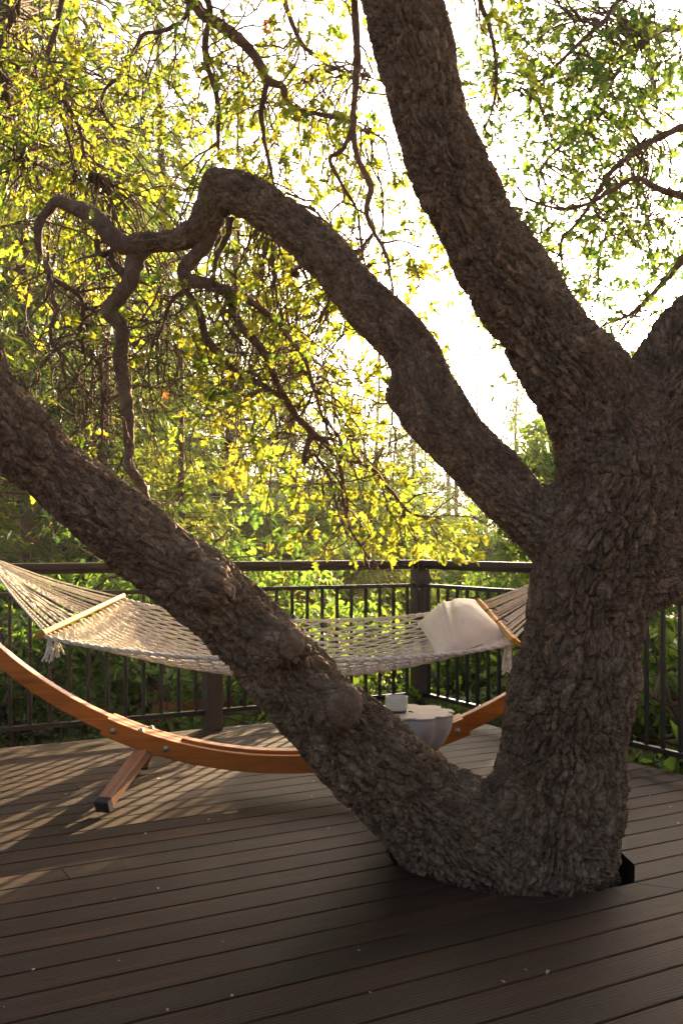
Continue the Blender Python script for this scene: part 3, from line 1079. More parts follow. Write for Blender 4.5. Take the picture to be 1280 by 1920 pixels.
BR['t6b'] = [(663, 235, 4.74, 9), (645, 280, 4.76, 9), (620, 300, 4.78, 8), (640, 345, 4.8, 7), (668, 400, 4.85, 6), (678, 480, 4.9, 4)]
BR['t6c'] = [(700, 435, 4.85, 6), (682, 462, 4.86, 6), (688, 500, 4.88, 3)]
BR['t7'] = [(440, -330, 3.9, 34), (500, -120, 4.7, 16), (530, -10, 5.2, 11), (560, 70, 5.3, 9), (600, 110, 5.4, 7), (640, 132, 5.5, 5), (690, 140, 5.6, 3)]
BR['t8'] = [(690, -190, 3.42, 40), (830, -140, 4.1, 22), (890, -20, 4.7, 10), (920, 60, 4.8, 8), (930, 130, 4.85, 7), (925, 190, 4.9, 5), (905, 245, 4.95, 3)]
BR['d1'] = [(1480, 500, 3.7, 90), (1420, 430, 4.2, 40), (1330, 380, 4.8, 20), (1280, 366, 5.0, 15), (1225, 350, 5.05, 12), (1190, 332, 5.08, 10), (1150, 355, 5.1, 9), (1110, 378, 5.12, 7), (1065, 390, 5.16, 6), (1020, 385, 5.2, 5), (985, 368, 5.25, 4), (965, 340, 5.3, 3)]
BR['d2'] = [(1600, 380, 3.8, 60), (1450, 260, 4.6, 30), (1330, 225, 5.3, 18), (1240, 255, 5.5, 13), (1180, 292, 5.5, 12), (1140, 328, 5.5, 10), (1112, 375, 5.5, 8), (1075, 425, 5.55, 6), (1052, 450, 5.6, 5), (1055, 510, 5.65, 4), (1070, 560, 5.7, 3)]
BR['d3'] = [(1690, 230, 3.9, 70), (1500, 40, 4.8, 30), (1320, -60, 5.3, 16), (1180, -15, 5.5, 10), (1130, 40, 5.5, 9), (1090, 76, 5.5, 8), (1040, 125, 5.55, 6), (985, 178, 5.6, 4)]
BR['d4'] = [(1500, 40, 4.8, 30), (1380, 60, 5.6, 20), (1290, 50, 6.2, 14), (1220, 65, 6.4, 10), (1160, 130, 6.5, 8), (1120, 200, 6.6, 6), (1060, 260, 6.7, 5), (1010, 320, 6.8, 3)]
BR['d5'] = [(1450, 440, 3.8, 60), (1370, 420, 4.6, 28), (1300, 470, 5.2, 16), (1250, 520, 5.4, 12), (1215, 560, 5.5, 9), (1180, 590, 5.6, 7), (1130, 610, 5.7, 5), (1090, 640, 5.8, 3)]
BR['d6'] = [(1112, 376, 5.12, 6), (1120, 400, 5.15, 6), (1140, 425, 5.2, 5), (1130, 470, 5.25, 4), (1115, 540, 5.3, 3)]

BRPTS = []
def tie(p0, r=0.005):
    P_ = np.concatenate(BRPTS)
    d = np.linalg.norm(P_ - p0, axis=1) + np.maximum(0, p0[2] - P_[:, 2]) * 0.6
    k_ = d.argmin()
    if d[k_] > 2.4:
        return
    a, b = P_[k_], np.asarray(p0)
    L = np.linalg.norm(b - a)
    n = max(4, int(L / 0.06))
    t = np.linspace(0, 1, n)
    pts = a + (b - a) * t[:, None]
    w = np.cumsum(rng.normal(size=(n, 3)), 0) * 0.016
    w -= w[-1] * t[:, None]
    pts = pts + w + np.array([0, 0, 0.14 * L]) * np.sin(np.pi * t)[:, None]
    mbt.tube(pts, np.linspace(r * 1.5, r, n), 5, False)


mbt = MB()
FO = Foliage()      # sunny, yellow-green crown on the picture's left
FG = Foliage()      # greener crown on the right
FB = Foliage()
density = {'b1': 10, 'b1b': 8, 'b2': 6, 'b3': 15, 'b4': 19, 'b4b': 8, 'b4c': 5, 'b5': 10, 'b5b': 8, 'b6': 8, 't1': 24, 't1b': 9, 't2': 8, 't3': 16, 't4': 16, 't4b': 10, 't5': 14,
           't6': 7, 't6b': 3, 't6c': 1, 't7': 16, 't8': 9, 'd1': 18, 'd2': 22, 'd3': 16, 'd4': 22, 'd5': 12, 'd6': 6}
BAREK = {'x1': 1, 'x2': 1, 'x3': 1, 'x4': 1, 'b1': .8, 'b1b': .85, 'b2': .9, 'b3': .3, 'b4': .3, 'b4c': .6, 'b5': .65, 'b5b': .9, 't6': .75, 't6b': .6, 't8': .35}
for k, rows in BR.items():
    wmax = max(r[3] for r in rows)
    me, p = branch_mesh(rows, 'branch', 20 if wmax > 24 else 10, 0.010 if wmax > 24 else 0.02, True, None, 0.03 if wmax < 24 else 0.012)
    oak_part('branch', me, M_BRANCH if wmax > 24 else M_TWIG)
    BRPTS.append(p[p[:, 3] < 0.04, :3])
    vis = np.where((np.abs(p[:, 0] / p[:, 1]) < 0.42) & (p[:, 3] < 0.03))[0]
    if len(vis) < 4:
        continue
    right = k[0] == 'd'
    for j in range((0 if k[0] == 'x' else density.get(k, 8))):
        i = vis[int(len(vis) * rng.uniform(0.08, 1.0) ** 0.8) - 1]
        i = max(1, i)
        tdir = unit(p[i, :3] - p[i - 1, :3])
        dd = unit(tdir * 0.6 + rng.normal(size=3) * 0.75 + np.array([0, 0.25, -0.15]))
        grow(mbt, FG if right else FO, p[i, :3], dd, rng.uniform(0.25, 0.8), min(0.0052, p[i, 3] * 0.7), 5, 0.056 if not right else 0.056,
             4 + int(3 * rng.random()), 0.26, 0.05, 0.6 if not right else 0.45, BAREK.get(k, 0.15))
# long bare drooping twigs behind the bent limb
for j in range(120):
    Yd = rng.uniform(4.6, 6.0)
    p0 = W(rng.uniform(40, 640), rng.uniform(430, 760), Yd)
    tie(p0, 0.004)
    pts = walk(p0, [rng.normal() * 0.6, rng.normal() * 0.4, -0.7], rng.uniform(0.4, 1.2), 0.05, 0.22, 0.06)
    mbt.tube(pts, np.linspace(rng.uniform(0.003, 0.007), 0.0014, len(pts)), 5, False)
# canopy shoots filling the crown volume
def crown_fill(F_, n, x0, x1, y0, y1, Y0, Y1, size, tint, leaves=6, bare=0.1, dens=None):
    done = 0
    while done < n:
        px, py = rng.uniform(x0, x1), rng.uniform(y0, y1)
        if dens is not None and rng.random() > dens(px, py):
            continue
        Yd = rng.uniform(Y0, Y1)
        d = unit(rng.normal(size=3) + np.array([-0.2, 0, -0.5]))
        tie(W(px, py, Yd), 0.0045)
        grow(mbt, F_, W(px, py, Yd), d, rng.uniform(0.35, 0.9), rng.uniform(0.0035, 0.006), leaves, size, 6, 0.26, 0.05, tint, bare)
        done += 1


def clumpy(seed, lo, sc=130.0):
    def f(px, py):
        v = fbm(np.array([[px / sc, py / sc, seed * 1.7]]), 2, seed)[0]
        return np.clip((v - lo) / 0.22, 0, 1)
    return f


crown_fill(FO, 125, -120, 660, 90, 500, 5.2, 7.6, 0.058, 0.62, 6, 0.15, clumpy(3, 0.45))
crown_fill(FO, 48, -120, 700, -80, 200, 5.0, 7.6, 0.056, 0.55, 6, 0.3, clumpy(4, 0.47))
crown_fill(FO, 60, 430, 740, 440, 860, 5.0, 6.4, 0.070, 0.70, 6, 0.05, clumpy(5, 0.38))
crown_fill(FG, 120, 990, 1330, 20, 420, 5.4, 7.6, 0.062, 0.42, 6, 0.12, clumpy(6, 0.40))
crown_fill(FG, 26, 960, 1330, 380, 640, 5.4, 7.0, 0.055, 0.45, 5, 0.35, clumpy(7, 0.42))
crown_fill(FG, 14, 850, 1000, -60, 260, 5.0, 6.5, 0.055, 0.5, 4, 0.3)
oak_part('twigs', mbt.mesh('twigs'), M_TWIG, kind='stuff')
oak_part('crown', FO.mesh('crown', 'oak'), M_OAKLEAF, kind='stuff', label='sunlit yellow-green oak leaves')
oak_part('crown', FG.mesh('crown', 'oak'), M_OAKLEAF2, kind='stuff', label='greener oak leaves against the white sky')
# a few dead leaf bunches
FD = Foliage()
for px, py, Yd in [(290, 735, 4.9), (256, 668, 4.6), (505, 40, 5.2)]:
    for i in range(4):
        FD.leaf(W(px, py, Yd) + rng.normal(size=3) * 0.02, unit(np.array([0, 0, -1.0]) + rng.normal(size=3) * 0.5), rnd_dir(), rng.uniform(0.05, 0.08), rng.random())
oak_part('dead_leaves', FD.mesh('dead_leaves', 'oak'), M_DRY, kind='stuff')

# ------------------------------------------------------------------ hammock stand
HY = 4.70
X0, Z0, RA = -0.262, 0.147, 2.10
def arc_pt(phi, dr=0.0):
    return X0 + (RA - dr) * math.sin(phi), Z0 + RA - (RA - dr) * math.cos(phi)


stand = thing('hammock_stand', 'curved orange-brown laminated wood stand carrying the hammock', 'hammock stand', (X0, HY, 0))


def arc_beam(name, f0, f1, y0, y1, r0, r1, mat=M_LARCH, n=26):
    """curved beam; r0..r1 radial offset (inwards positive)"""
    mb = MB()
    c = 0.004
    prof = [(y0 + c, r0), (y1 - c, r0), (y1, r0 + c), (y1, r1 - c), (y1 - c, r1), (y0 + c, r1), (y0, r1 - c), (y0, r0 + c)]
    V = []
    ph = np.linspace(f0, f1, n)
    for f in ph:
        for y, r in prof:
            x, z = arc_pt(f, r)
            V.append((x - X0, y - HY, z))
    q, t = [], []
    for i in range(n - 1):
        for j in range(8):
            k = (j + 1) % 8
            q.append([i * 8 + j, i * 8 + k, i * 8 + 8 + k, i * 8 + 8 + j])
    b = (n - 1) * 8
    q += [[3, 2, 1, 0], [7, 4, 3, 0], [7, 6, 5, 4], [b, b + 1, b + 2, b + 3], [b, b + 3, b + 4, b + 7], [b + 4, b + 5, b + 6, b + 7]]
    mb.put(V, q)
    return add(name, mb.mesh(name, False), mat, stand)


for sgn in (-1, 1):
    a, b = sorted((sgn * 0.245, sgn * 1.02))
    o = arc_beam('side_arm', a, b, HY - 0.034, HY + 0.034, -0.036, 0.040)
arc_beam('front_cheek', -0.415, 0.415, HY - 0.078, HY - 0.036, -0.044, 0.040)
arc_beam('back_cheek', -0.415, 0.415, HY + 0.036, HY + 0.078, -0.044, 0.040)
arc_beam('middle_beam', -0.238, 0.238, HY - 0.0335, HY + 0.0335, -0.042, 0.055)
bolt_me = None
def bolt(p, axis):
    global bolt_me
    if bolt_me is None:
        mb = MB()
        mb.tube(np.array([[0, 0, -0.004], [0, 0, 0.003], [0, 0, 0.0031], [0, 0, 0.009], [0, 0, 0.0115]]), np.array([0.0145, 0.0145, 0.009, 0.008, 0.004]), 12)
        bolt_me = mb.mesh('bolt')
    o = add('bolt', bolt_me, M_STEEL, stand, p)
    o.rotation_euler = Vector(axis).to_track_quat('Z', 'Y').to_euler()


for sgn in (-1, 1):
    for f in (0.392, 0.268):
        x, z = arc_pt(sgn * f, -0.002)
        bolt((x - X0, -0.080, z), (0, -1, 0))
    for f, yy in ((0.335, -0.057), (0.322, 0.055)):
        x, z = arc_pt(sgn * f, 0.042)
        bolt((x - X0, yy, z), (-math.sin(sgn * f), 0, math.cos(f)))
    # splayed legs
    for side in (-1, 1):
        top = np.array([sgn * 0.665, side * 0.030, 0.205])
        foot = np.array([sgn * 0.775, side * 0.420, 0.036])
        d = unit(foot - top)
        zax = d
        xax = unit(np.cross([0, side * 1.0, 0], zax) if False else np.cross(zax, [0, 0, 1.0]))
        yax = np.cross(zax, xax)
        Lg = np.linalg.norm(foot - top)
        M = Matrix(((xax[0], yax[0], zax[0], top[0]), (xax[1], yax[1], zax[1], top[1]), (xax[2], yax[2], zax[2], top[2]), (0, 0, 0, 1)))
        mb = MB()
        mb.box((-0.032, -0.027, 0.0), (0.032, 0.027, Lg - 0.012), None, 0.004)
        o = add('leg', mb.mesh('leg', False), M_LEG, stand)
        o.matrix_local = M
        mb = MB()
        mb.box((-0.034, -0.029, Lg - 0.042), (0.034, 0.029, Lg), None, 0.004)
        o = add('foot_cap', mb.mesh('foot_cap', False), M_RUBBER, stand)
        o.matrix_local = M
# hook and chain at each end
for sgn in (-1, 1):
    x, z = arc_pt(sgn * 1.0, 0.0)
    hx = x - X0
    ring = np.array([sgn * 1.435, 0, 1.12])
    start = np.array([hx - sgn * 0.03, 0, z + 0.0])
    mb = MB()
    kk = 6
    for i in range(kk):
        c = start + (ring - start) * ((i + 0.5) / kk)
        th = np.linspace(0, 2 * np.pi, 15)
        dx = unit(ring - start)
        up = np.array([0, 1.0, 0]) if i % 2 else unit(np.cross(dx, [0, 1.0, 0]))
        mb.tube(np.array([c + dx * math.cos(a) * 0.042 + up * math.sin(a) * 0.020 for a in th]), 0.0042, 6, False)
    add('chain', mb.mesh('chain'), M_STEEL, stand)

# ------------------------------------------------------------------ hammock
hamm = thing('hammock', 'cream rope hammock with woven netting and wooden spreader bars', 'hammock', (X0, HY, 0))
HB = {'ln': np.array([-1.247, 4.12, 0.802]), 'lf': np.array([-1.178, 5.28, 0.893]), 'rn': np.array([0.722, 4.12, 0.772]), 'rf': np.array([0.745, 5.28, 0.866])}
OFF = np.array([X0, HY, 0])


def ham(u, v):
    """point of the bed; u along, v across (near to far)"""
    u = np.asarray(u, float); v = np.asarray(v, float)
    Lp = HB['ln'] + (HB['lf'] - HB['ln']) * v[..., None]
    Rp = HB['rn'] + (HB['rf'] - HB['rn']) * v[..., None]
    p = Lp + (Rp - Lp) * u[..., None]
    s = 4 * u * (1 - u)
    s2 = s ** 0.75
    sag = 0.105 + 0.165 * np.sin(np.pi * np.clip(v, 0, 1)) ** 0.8
    p[..., 2] -= s2 * sag
    p[..., 1] += s * 0.10 * (0.5 - v) * 1.6
    return p


mb = MB()
NS, NK = 40, 30
for j in range(NS):
    t = np.linspace(0, NK, NK * 5 + 1)
    tri = np.abs((t % 2) - 1) * 2 - 1
    tri = np.sin(tri * np.pi / 2) * (1 if j % 2 == 0 else -1)
    fade = np.clip(np.minimum(t, NK - t) / 1.2, 0, 1)
    v = (j + 0.5 + 0.47 * tri * fade + 0.05 * rng.normal() * fade) / NS
    u = t / NK * 0.985 + 0.0075
    p = ham(u, v)
    p[:, 2] += 0.003 * np.cos(t * np.pi) * (1 if j % 2 else -1) + 0.0025 * (fbm(np.stack([u * 40, v * 10 + j, u * 0], 1), 2, j) - 0.5)
    mb.tube(p - OFF, 0.0052, 6, False)
add('netting', mb.mesh('netting'), M_ROPE, hamm, kind='stuff')
for vv in (-0.006, 1.006):
    mb = MB()
    for q in range(2):
        u = np.linspace(0.005, 0.995, 160)
        p = ham(u, np.full_like(u, vv))
        ph = u * 150 + q * np.pi
        p[:, 1] += 0.0045 * np.cos(ph)
        p[:, 2] += 0.0045 * np.sin(ph)
        mb.tube(p - OFF, 0.0062, 6, False)
    add('edge_rope', mb.mesh('edge_rope'), M_ROPE, hamm)
for a, b in (('ln', 'lf'), ('rn', 'rf')):
    A, Bp = HB[a], HB[b]
    d = unit(Bp - A)
    mid = (A + Bp) / 2
    L = np.linalg.norm(Bp - A) + 0.05
    s = 1 if a[0] == 'r' else -1
    xax = unit(np.cross(d, [s * 0.55, 0, 0.835]))
    zax = np.cross(xax, d)
    M = Matrix(((xax[0], d[0], zax[0], mid[0] - OFF[0]), (xax[1], d[1], zax[1], mid[1] - OFF[1]), (xax[2], d[2], zax[2], mid[2] - OFF[2]), (0, 0, 0, 1)))
    mb = MB()
    mb.box((-0.024, -L / 2, -0.011), (0.024, L / 2, 0.011), None, 0.003)
    o = add('spreader_bar', mb.mesh('spreader_bar', False), M_BAR, hamm)
    o.matrix_local = M
    ring = np.array([X0 + s * 1.435, HY, 1.12])
    for i in range(26):
        f = (i + 0.5) / 26
        q0 = A + (Bp - A) * f - np.array([s * 0.004, 0, 0])
        tt = np.linspace(-0.02, 1, 14)
        pth = q0[None] + (ring - q0)[None] * tt[:, None]
        pth[:, 2] -= 0.016 * np.sin(np.pi * np.clip(tt, 0, 1)) + 0.004 * rng.normal()
        pth[:, 1] += 0.004 * np.sin(tt * 9 + i)
        mb = MB()
        mb.tube(pth - OFF, 0.0040, 6, False)
        add('suspension_cord', mb.mesh('suspension_cord'), M_ROPE, hamm)
    mb = MB()
    th = np.linspace(0, 2 * np.pi, 21)
    mb.tube(np.array([ring - OFF + np.array([math.cos(a_) * 0.03, 0, math.sin(a_) * 0.03]) for a_ in th]), 0.006, 8, False)
    add('ring', mb.mesh('ring'), M_STEEL, hamm)
    # tassels of knotted rope ends under the bar corner
    for i, ff in enumerate((0.02, 0.055, 0.11, 0.16)):
        q0 = A + (Bp - A) * ff + np.array([-s * 0.030 + 0.012 * i, 0, -0.012])
        mb = MB()
        Lt = [0.11, 0.10, 0.045, 0.03][i] * (1.2 if s > 0 else 1.0)
        for m in range(7):
            pts = walk(q0 + rng.normal(size=3) * 0.004, [rng.normal() * 0.08, rng.normal() * 0.08, -1], Lt, 0.012, 0.10, 0.1)
            mb.tube(pts - OFF, np.full(len(pts), 0.0036), 5, False)
        for zz in (0.016, 0.055):
            if zz < Lt:
                c = q0 + np.array([0, 0, -zz])
                thh = np.linspace(0, np.pi, 7)
                mb.tube(np.array([c - OFF + np.array([0, 0, -0.012 * math.cos(a_)]) for a_ in thh]), np.maximum(0.001, 0.012 * np.sin(thh)), 8, False)
        add('tassel', mb.mesh('tassel'), M_ROPE, hamm)

# ------------------------------------------------------------------ pillow
def make_pillow():
    nl, fl, fr, nr = (np.array(p) for p in ((0.425, 4.33, 0.665), (0.385, 4.98, 0.775), (0.672, 5.00, 0.895), (0.735, 4.37, 0.770)))
    up = unit(np.cross(nr - nl, fl - nl))
    n = 56
    u, v = np.meshgrid(np.linspace(0, 1, n), np.linspace(0, 1, n), indexing='ij')
    V, Q = [], []
    for side in (1, -1):
        uu = u + 0.0
        pin = 0.075
        # sides draw in between the pointed corners
        cu = u + pin * np.sin(np.pi * v) * (0.5 - u) * 2 * 0.5
        cv = v + pin * np.sin(np.pi * u) * (0.5 - v) * 2 * 0.5
        P = ((1 - cu) * (1 - cv))[..., None] * nl + (cu * (1 - cv))[..., None] * nr + ((1 - cu) * cv)[..., None] * fl + (cu * cv)[..., None] * fr
        prof = (np.sin(np.pi * u) * np.sin(np.pi * v)) ** 0.46
        wr = np.stack([u * 2.0 + v * 1.2, v * 2.6 - u, u * 0], -1).reshape(-1, 3)
        creased = (fbm(wr * 2.2, 3, 4).reshape(n, n) - 0.5)
        # long soft folds running from the back edge to the front corner
        ridge = np.exp(-((u - 0.30 - 0.22 * (v - 0.1)) / 0.030) ** 2) * np.clip(1.2 - abs(v - 0.55) * 2, 0, 1)
        ridge2 = np.exp(-((u - 0.20 - 0.20 * v) / 0.026) ** 2) * np.clip(1.1 - abs(v - 0.6) * 2, 0, 1)
        ridge3 = np.exp(-((u - 0.42 - 0.30 * (v - 0.3)) / 0.035) ** 2) * np.clip(1.0 - abs(v - 0.5) * 2.2, 0, 1)
        hgt = 0.118 * prof + creased * 0.011 * prof + prof * (0.022 * ridge + 0.018 * ridge2 - 0.018 * ridge3)
        hgt = np.where(side > 0, hgt, -0.8 * 0.085 * prof + 0.0)
        P = P + hgt[..., None] * up
        b = len(V) * n * n
        V.append(P.reshape(-1, 3))
        i = np.arange(n - 1)[:, None] * n
        j = np.arange(n - 1)[None, :]
        q = np.stack([i + j, i + n + j, i + n + j + 1, i + j + 1], -1).reshape(-1, 4) + b
        Q.append(q if side > 0 else q[:, ::-1])
    ctr = (nl + fl + fr + nr) / 4
    o = thing('pillow', 'plump natural linen pillow lying on the hammock against its end bar', 'pillow', tuple(ctr))
    me = mesh_np('cover', np.concatenate(V) - ctr, np.concatenate(Q))
    add('cover', me, M_LINEN, o)
    # piped seam
    e = [nl, nr, fr, fl]
    mbp = MB()
    for k in range(4):
        a, b = e[k], e[(k + 1) % 4]
        t = np.linspace(0, 1, 24)
        mid = (a + b) / 2
        ins = unit(ctr - mid)
        w = np.linalg.norm(e[(k + 2) % 4] - b) * 0.0375
        pth = a + (b - a) * t[:, None] + ins * (np.sin(np.pi * t) * w)[:, None]
        mbp.tube(pth - ctr, 0.0035, 6, False)
    add('seam', mbp.mesh('seam'), M_LINEN, o)
    # dark ties looped round the bar
    for f in (0.36, 0.66):
        c = HB['rf'] + (HB['rn'] - HB['rf']) * f
        th = np.linspace(0, 2 * np.pi, 17)
        mbp = MB()
        mbp.tube(np.array([c - ctr + np.array([math.cos(a) * 0.032, 0.0, math.sin(a) * 0.030]) for a in th]), 0.0032, 6, False)
        tail = walk(c + np.array([0.03, 0, 0.01]), [0.4, -0.3, 0.1], 0.07, 0.012, 0.3, 0.12)
        mbp.tube(tail - ctr, np.full(len(tail), 0.003), 5, False)
        add('tie', mbp.mesh('tie'), M_STRAP, o)


make_pillow()

# ------------------------------------------------------------------ fluted side table and mug
tab = thing('side_table', 'round pale concrete side table with scalloped lobed sides', 'side table', (0.300, 4.40, 0))
prof = [(0.0008, 0.118), (0.012, 0.130), (0.035, 0.130), (0.075, 0.112), (0.12, 0.090), (0.16, 0.079), (0.195, 0.078), (0.225, 0.088), (0.255, 0.110), (0.285, 0.140), (0.315, 0.163), (0.35, 0.180), (0.39, 0.189), (0.412, 0.190), (0.4205, 0.189)]
pr = spline([(r, 0, z) for z, r in prof], 0.012)
na = 180
th = np.linspace(0, 2 * np.pi, na, endpoint=False)
lob = 1 - np.abs(np.cos(th * 4.5 + 0.9)) ** 5      # nine round lobes with sharp valleys
V = []
for r, _, z in pr:
    amp = 0.15 * np.clip((z - 0.0) / 0.03, 0, 1)
    rr = r * (1 + amp * (lob - 0.72))
    V.append(np.stack([rr * np.cos(th), rr * np.sin(th), np.full(na, z)], 1))
n = len(pr)
V = np.concatenate(V + [np.array([[0, 0, pr[-1][2] + 0.0015], [0, 0, 0.0008]])])
i = np.arange(n - 1)[:, None] * na
j = np.arange(na)[None, :]
jn = (j + 1) % na
q = np.stack([i + j, i + jn, i + na + jn, i + na + j], -1).reshape(-1, 4)
jj = np.arange(na)
t = np.concatenate([np.stack([(n - 1) * na + jj, (n - 1) * na + (jj + 1) % na, np.full(na, n * na)], 1), np.stack([(jj + 1) % na, jj, np.full(na, n * na + 1)], 1)])
add('drum', mesh_np('drum', V, q, t), M_CONC, tab)
rt = (1 + 0.15 * (lob - 0.72))
rings = [(0.1915, 0.4235), (0.1945, 0.4265), (0.1945, 0.4315), (0.1925, 0.4335)]
V = np.concatenate([np.stack([r * rt * np.cos(th), r * rt * np.sin(th), np.full(na, z)], 1) for r, z in rings] + [np.array([[0, 0, 0.4335], [0, 0, 0.4235]])])
i = np.arange(3)[:, None] * na
j = np.arange(na)[None, :]
jn = (j + 1) % na
q = np.stack([i + j, i + jn, i + na + jn, i + na + j], -1).reshape(-1, 4)
t = np.concatenate([np.stack([3 * na + jj, 3 * na + (jj + 1) % na, np.full(na, 4 * na)], 1), np.stack([(jj + 1) % na, jj, np.full(na, 4 * na + 1)], 1)])
add('top', mesh_np('top', V, q, t, False), M_CONC, tab)

mug = thing('mug', 'pale grey-green ceramic mug standing on the concrete side table', 'mug', (0.243, 4.375, 0.4368))
mprof = [(0.0, 0.0), (0.038, 0.0), (0.043, 0.004), (0.047, 0.010), (0.0492, 0.02), (0.0500, 0.045), (0.0495, 0.066), (0.0485, 0.0685), (0.0468, 0.0685), (0.0460, 0.066), (0.0460, 0.02), (0.043, 0.008), (0.0, 0.007)]
def lathe(prof, na=48):
    th = np.linspace(0, 2 * np.pi, na, endpoint=False)
    V = np.concatenate([np.stack([r * np.cos(th), r * np.sin(th), np.full(na, z)], 1) for r, z in prof])
    i = np.arange(len(prof) - 1)[:, None] * na
    j = np.arange(na)[None, :]
    jn = (j + 1) % na
    return V, np.stack([i + j, i + jn, i + na + jn, i + na + j], -1).reshape(-1, 4)


V, q = lathe(mprof)
add('cup', mesh_np('cup', V, q), M_MUG, mug)
V, q = lathe([(0.030, -0.0028), (0.0420, -0.0028), (0.0445, 0.004), (0.0478, 0.0085), (0.0455, 0.0085), (0.03, 0.004)])
add('foot_ring', mesh_np('foot_ring', V, q), M_MUGIN, mug)
mb = MB()
th = np.linspace(-1.35, 1.35, 18)
mb.tube(np.array([[-0.02 + 0 * a, 0.046 + 0.022 * math.cos(a) - 0.006, 0.036 + 0.022 * math.sin(a)] for a in th]), 0.0045, 8)
add('handle', mb.mesh('handle'), M_MUG, mug)
# small dark leaf-shaped piece laid on the table as a shadow
FL = Foliage()
FL.leaf(np.array([0, 0, 0.004]), np.array([1.0, 0.2, 0.02]), np.array([0.0, 0, 1]), 0.03, 0.1)
o = add('shadow_mark', FL.mesh('shadow_mark', 'simple'), M_STRAP, None, (0.290, 4.36, 0.4345))
o['label'] = 'tiny dark piece standing in for a shadow on the concrete table beside the mug'
o['category'] = 'leaf'

# ------------------------------------------------------------------ bits of leaf litter on the planks
FL = Foliage()
for i in range(320):
    s_, n_ = rng.uniform(-3.0, 3.8), rng.uniform(0.4, 5.8)
    if 1.6 < s_ < 3.0 and 2.3 < n_ < 3.6:
        continue
    a = rng.uniform(0, 6.28)
    FL.leaf(D2W(s_, n_, 0.003), np.array([math.cos(a), math.sin(a), 0.05]), np.array([0, 0, 1.0]), rng.uniform(0.006, 0.02) * (2.2 if rng.random() < 0.12 else 1.0), rng.random())
m_lit = mat_simple('litter', (0.30, 0.25, 0.18), 0.8, 0.2, 0, 40, 0.3)
add('leaf_litter', FL.mesh('leaf_litter', 'simple'), m_lit, None, None, 0, kind='stuff', label='pale specks of leaf litter on the planks')

# ------------------------------------------------------------------ trees and shrubs beyond the railing
def deciduous_mesh(seed, H, cr, nleaf, size, trunk_r, lobes, shape='oak', low=0.25):
    """crown built of clumps on limbs; returns (trunk mesh, leaf mesh)"""
    g = np.random.default_rng(seed)
    mbk = MB()
    tr = walk([0, 0, 0], [0.05, 0, 1], H * 0.75, H * 0.05, 0.09, -0.05)
    mbk.tube(tr, np.linspace(trunk_r, trunk_r * 0.25, len(tr)), 10, False)
    P, D, Nn, S, Tt = [], [], [], [], []
    for k in range(lobes):
        i = g.integers(int(len(tr) * low), len(tr))
        a = g.uniform(0, 6.28)
        f = i / len(tr)
        L = cr * g.uniform(0.45, 1.0) * (0.75 + 0.5 * math.sin(math.pi * min(1, f)))
        d = np.array([math.cos(a), math.sin(a), g.uniform(-0.1, 0.75)])
        lb = walk(tr[i], d, L, 0.16, 0.16, 0.0)
        mbk.tube(lb, np.linspace(trunk_r * 0.32, 0.006, len(lb)), 5, False)
        for c in range(g.integers(3, 7)):
            ci = g.integers(max(1, len(lb) // 3), len(lb))
            cen = lb[ci] + g.normal(size=3) * 0.22
            rc = cr * g.uniform(0.10, 0.24)
            m = int(nleaf / (lobes * 4.5))
            q = g.normal(size=(m, 3))
            q = q / np.linalg.norm(q, axis=1, keepdims=True) * (g.random((m, 1)) ** 0.45) * rc * np.array([1, 1, 0.62])
            P.append(cen + q)
            D.append(q / rc + g.normal(size=(m, 3)) * 0.7 + np.array([0, 0, -0.3]))
            Nn.append(np.array([0, 0, 1.0]) + g.normal(size=(m, 3)) * 0.6)
            S.append(size * g.uniform(0.6, 1.25, m))
            Tt.append(np.clip(g.normal(0.5, 0.12) + g.normal(size=m) * 0.16, 0, 1))
            # twigs inside the clump
            for tw in range(2):
                e = cen + q[g.integers(0, m)]
                mid = (lb[ci] + e) / 2 + g.normal(size=3) * 0.05
                mbk.tube(np.array([lb[ci], mid, e]), np.array([0.008, 0.005, 0.002]), 4, False)
    lm = leaf_mesh('crown', np.concatenate(P), np.concatenate(D), np.concatenate(Nn), np.concatenate(S), np.concatenate(Tt), shape)
    return mbk.mesh('trunk'), lm


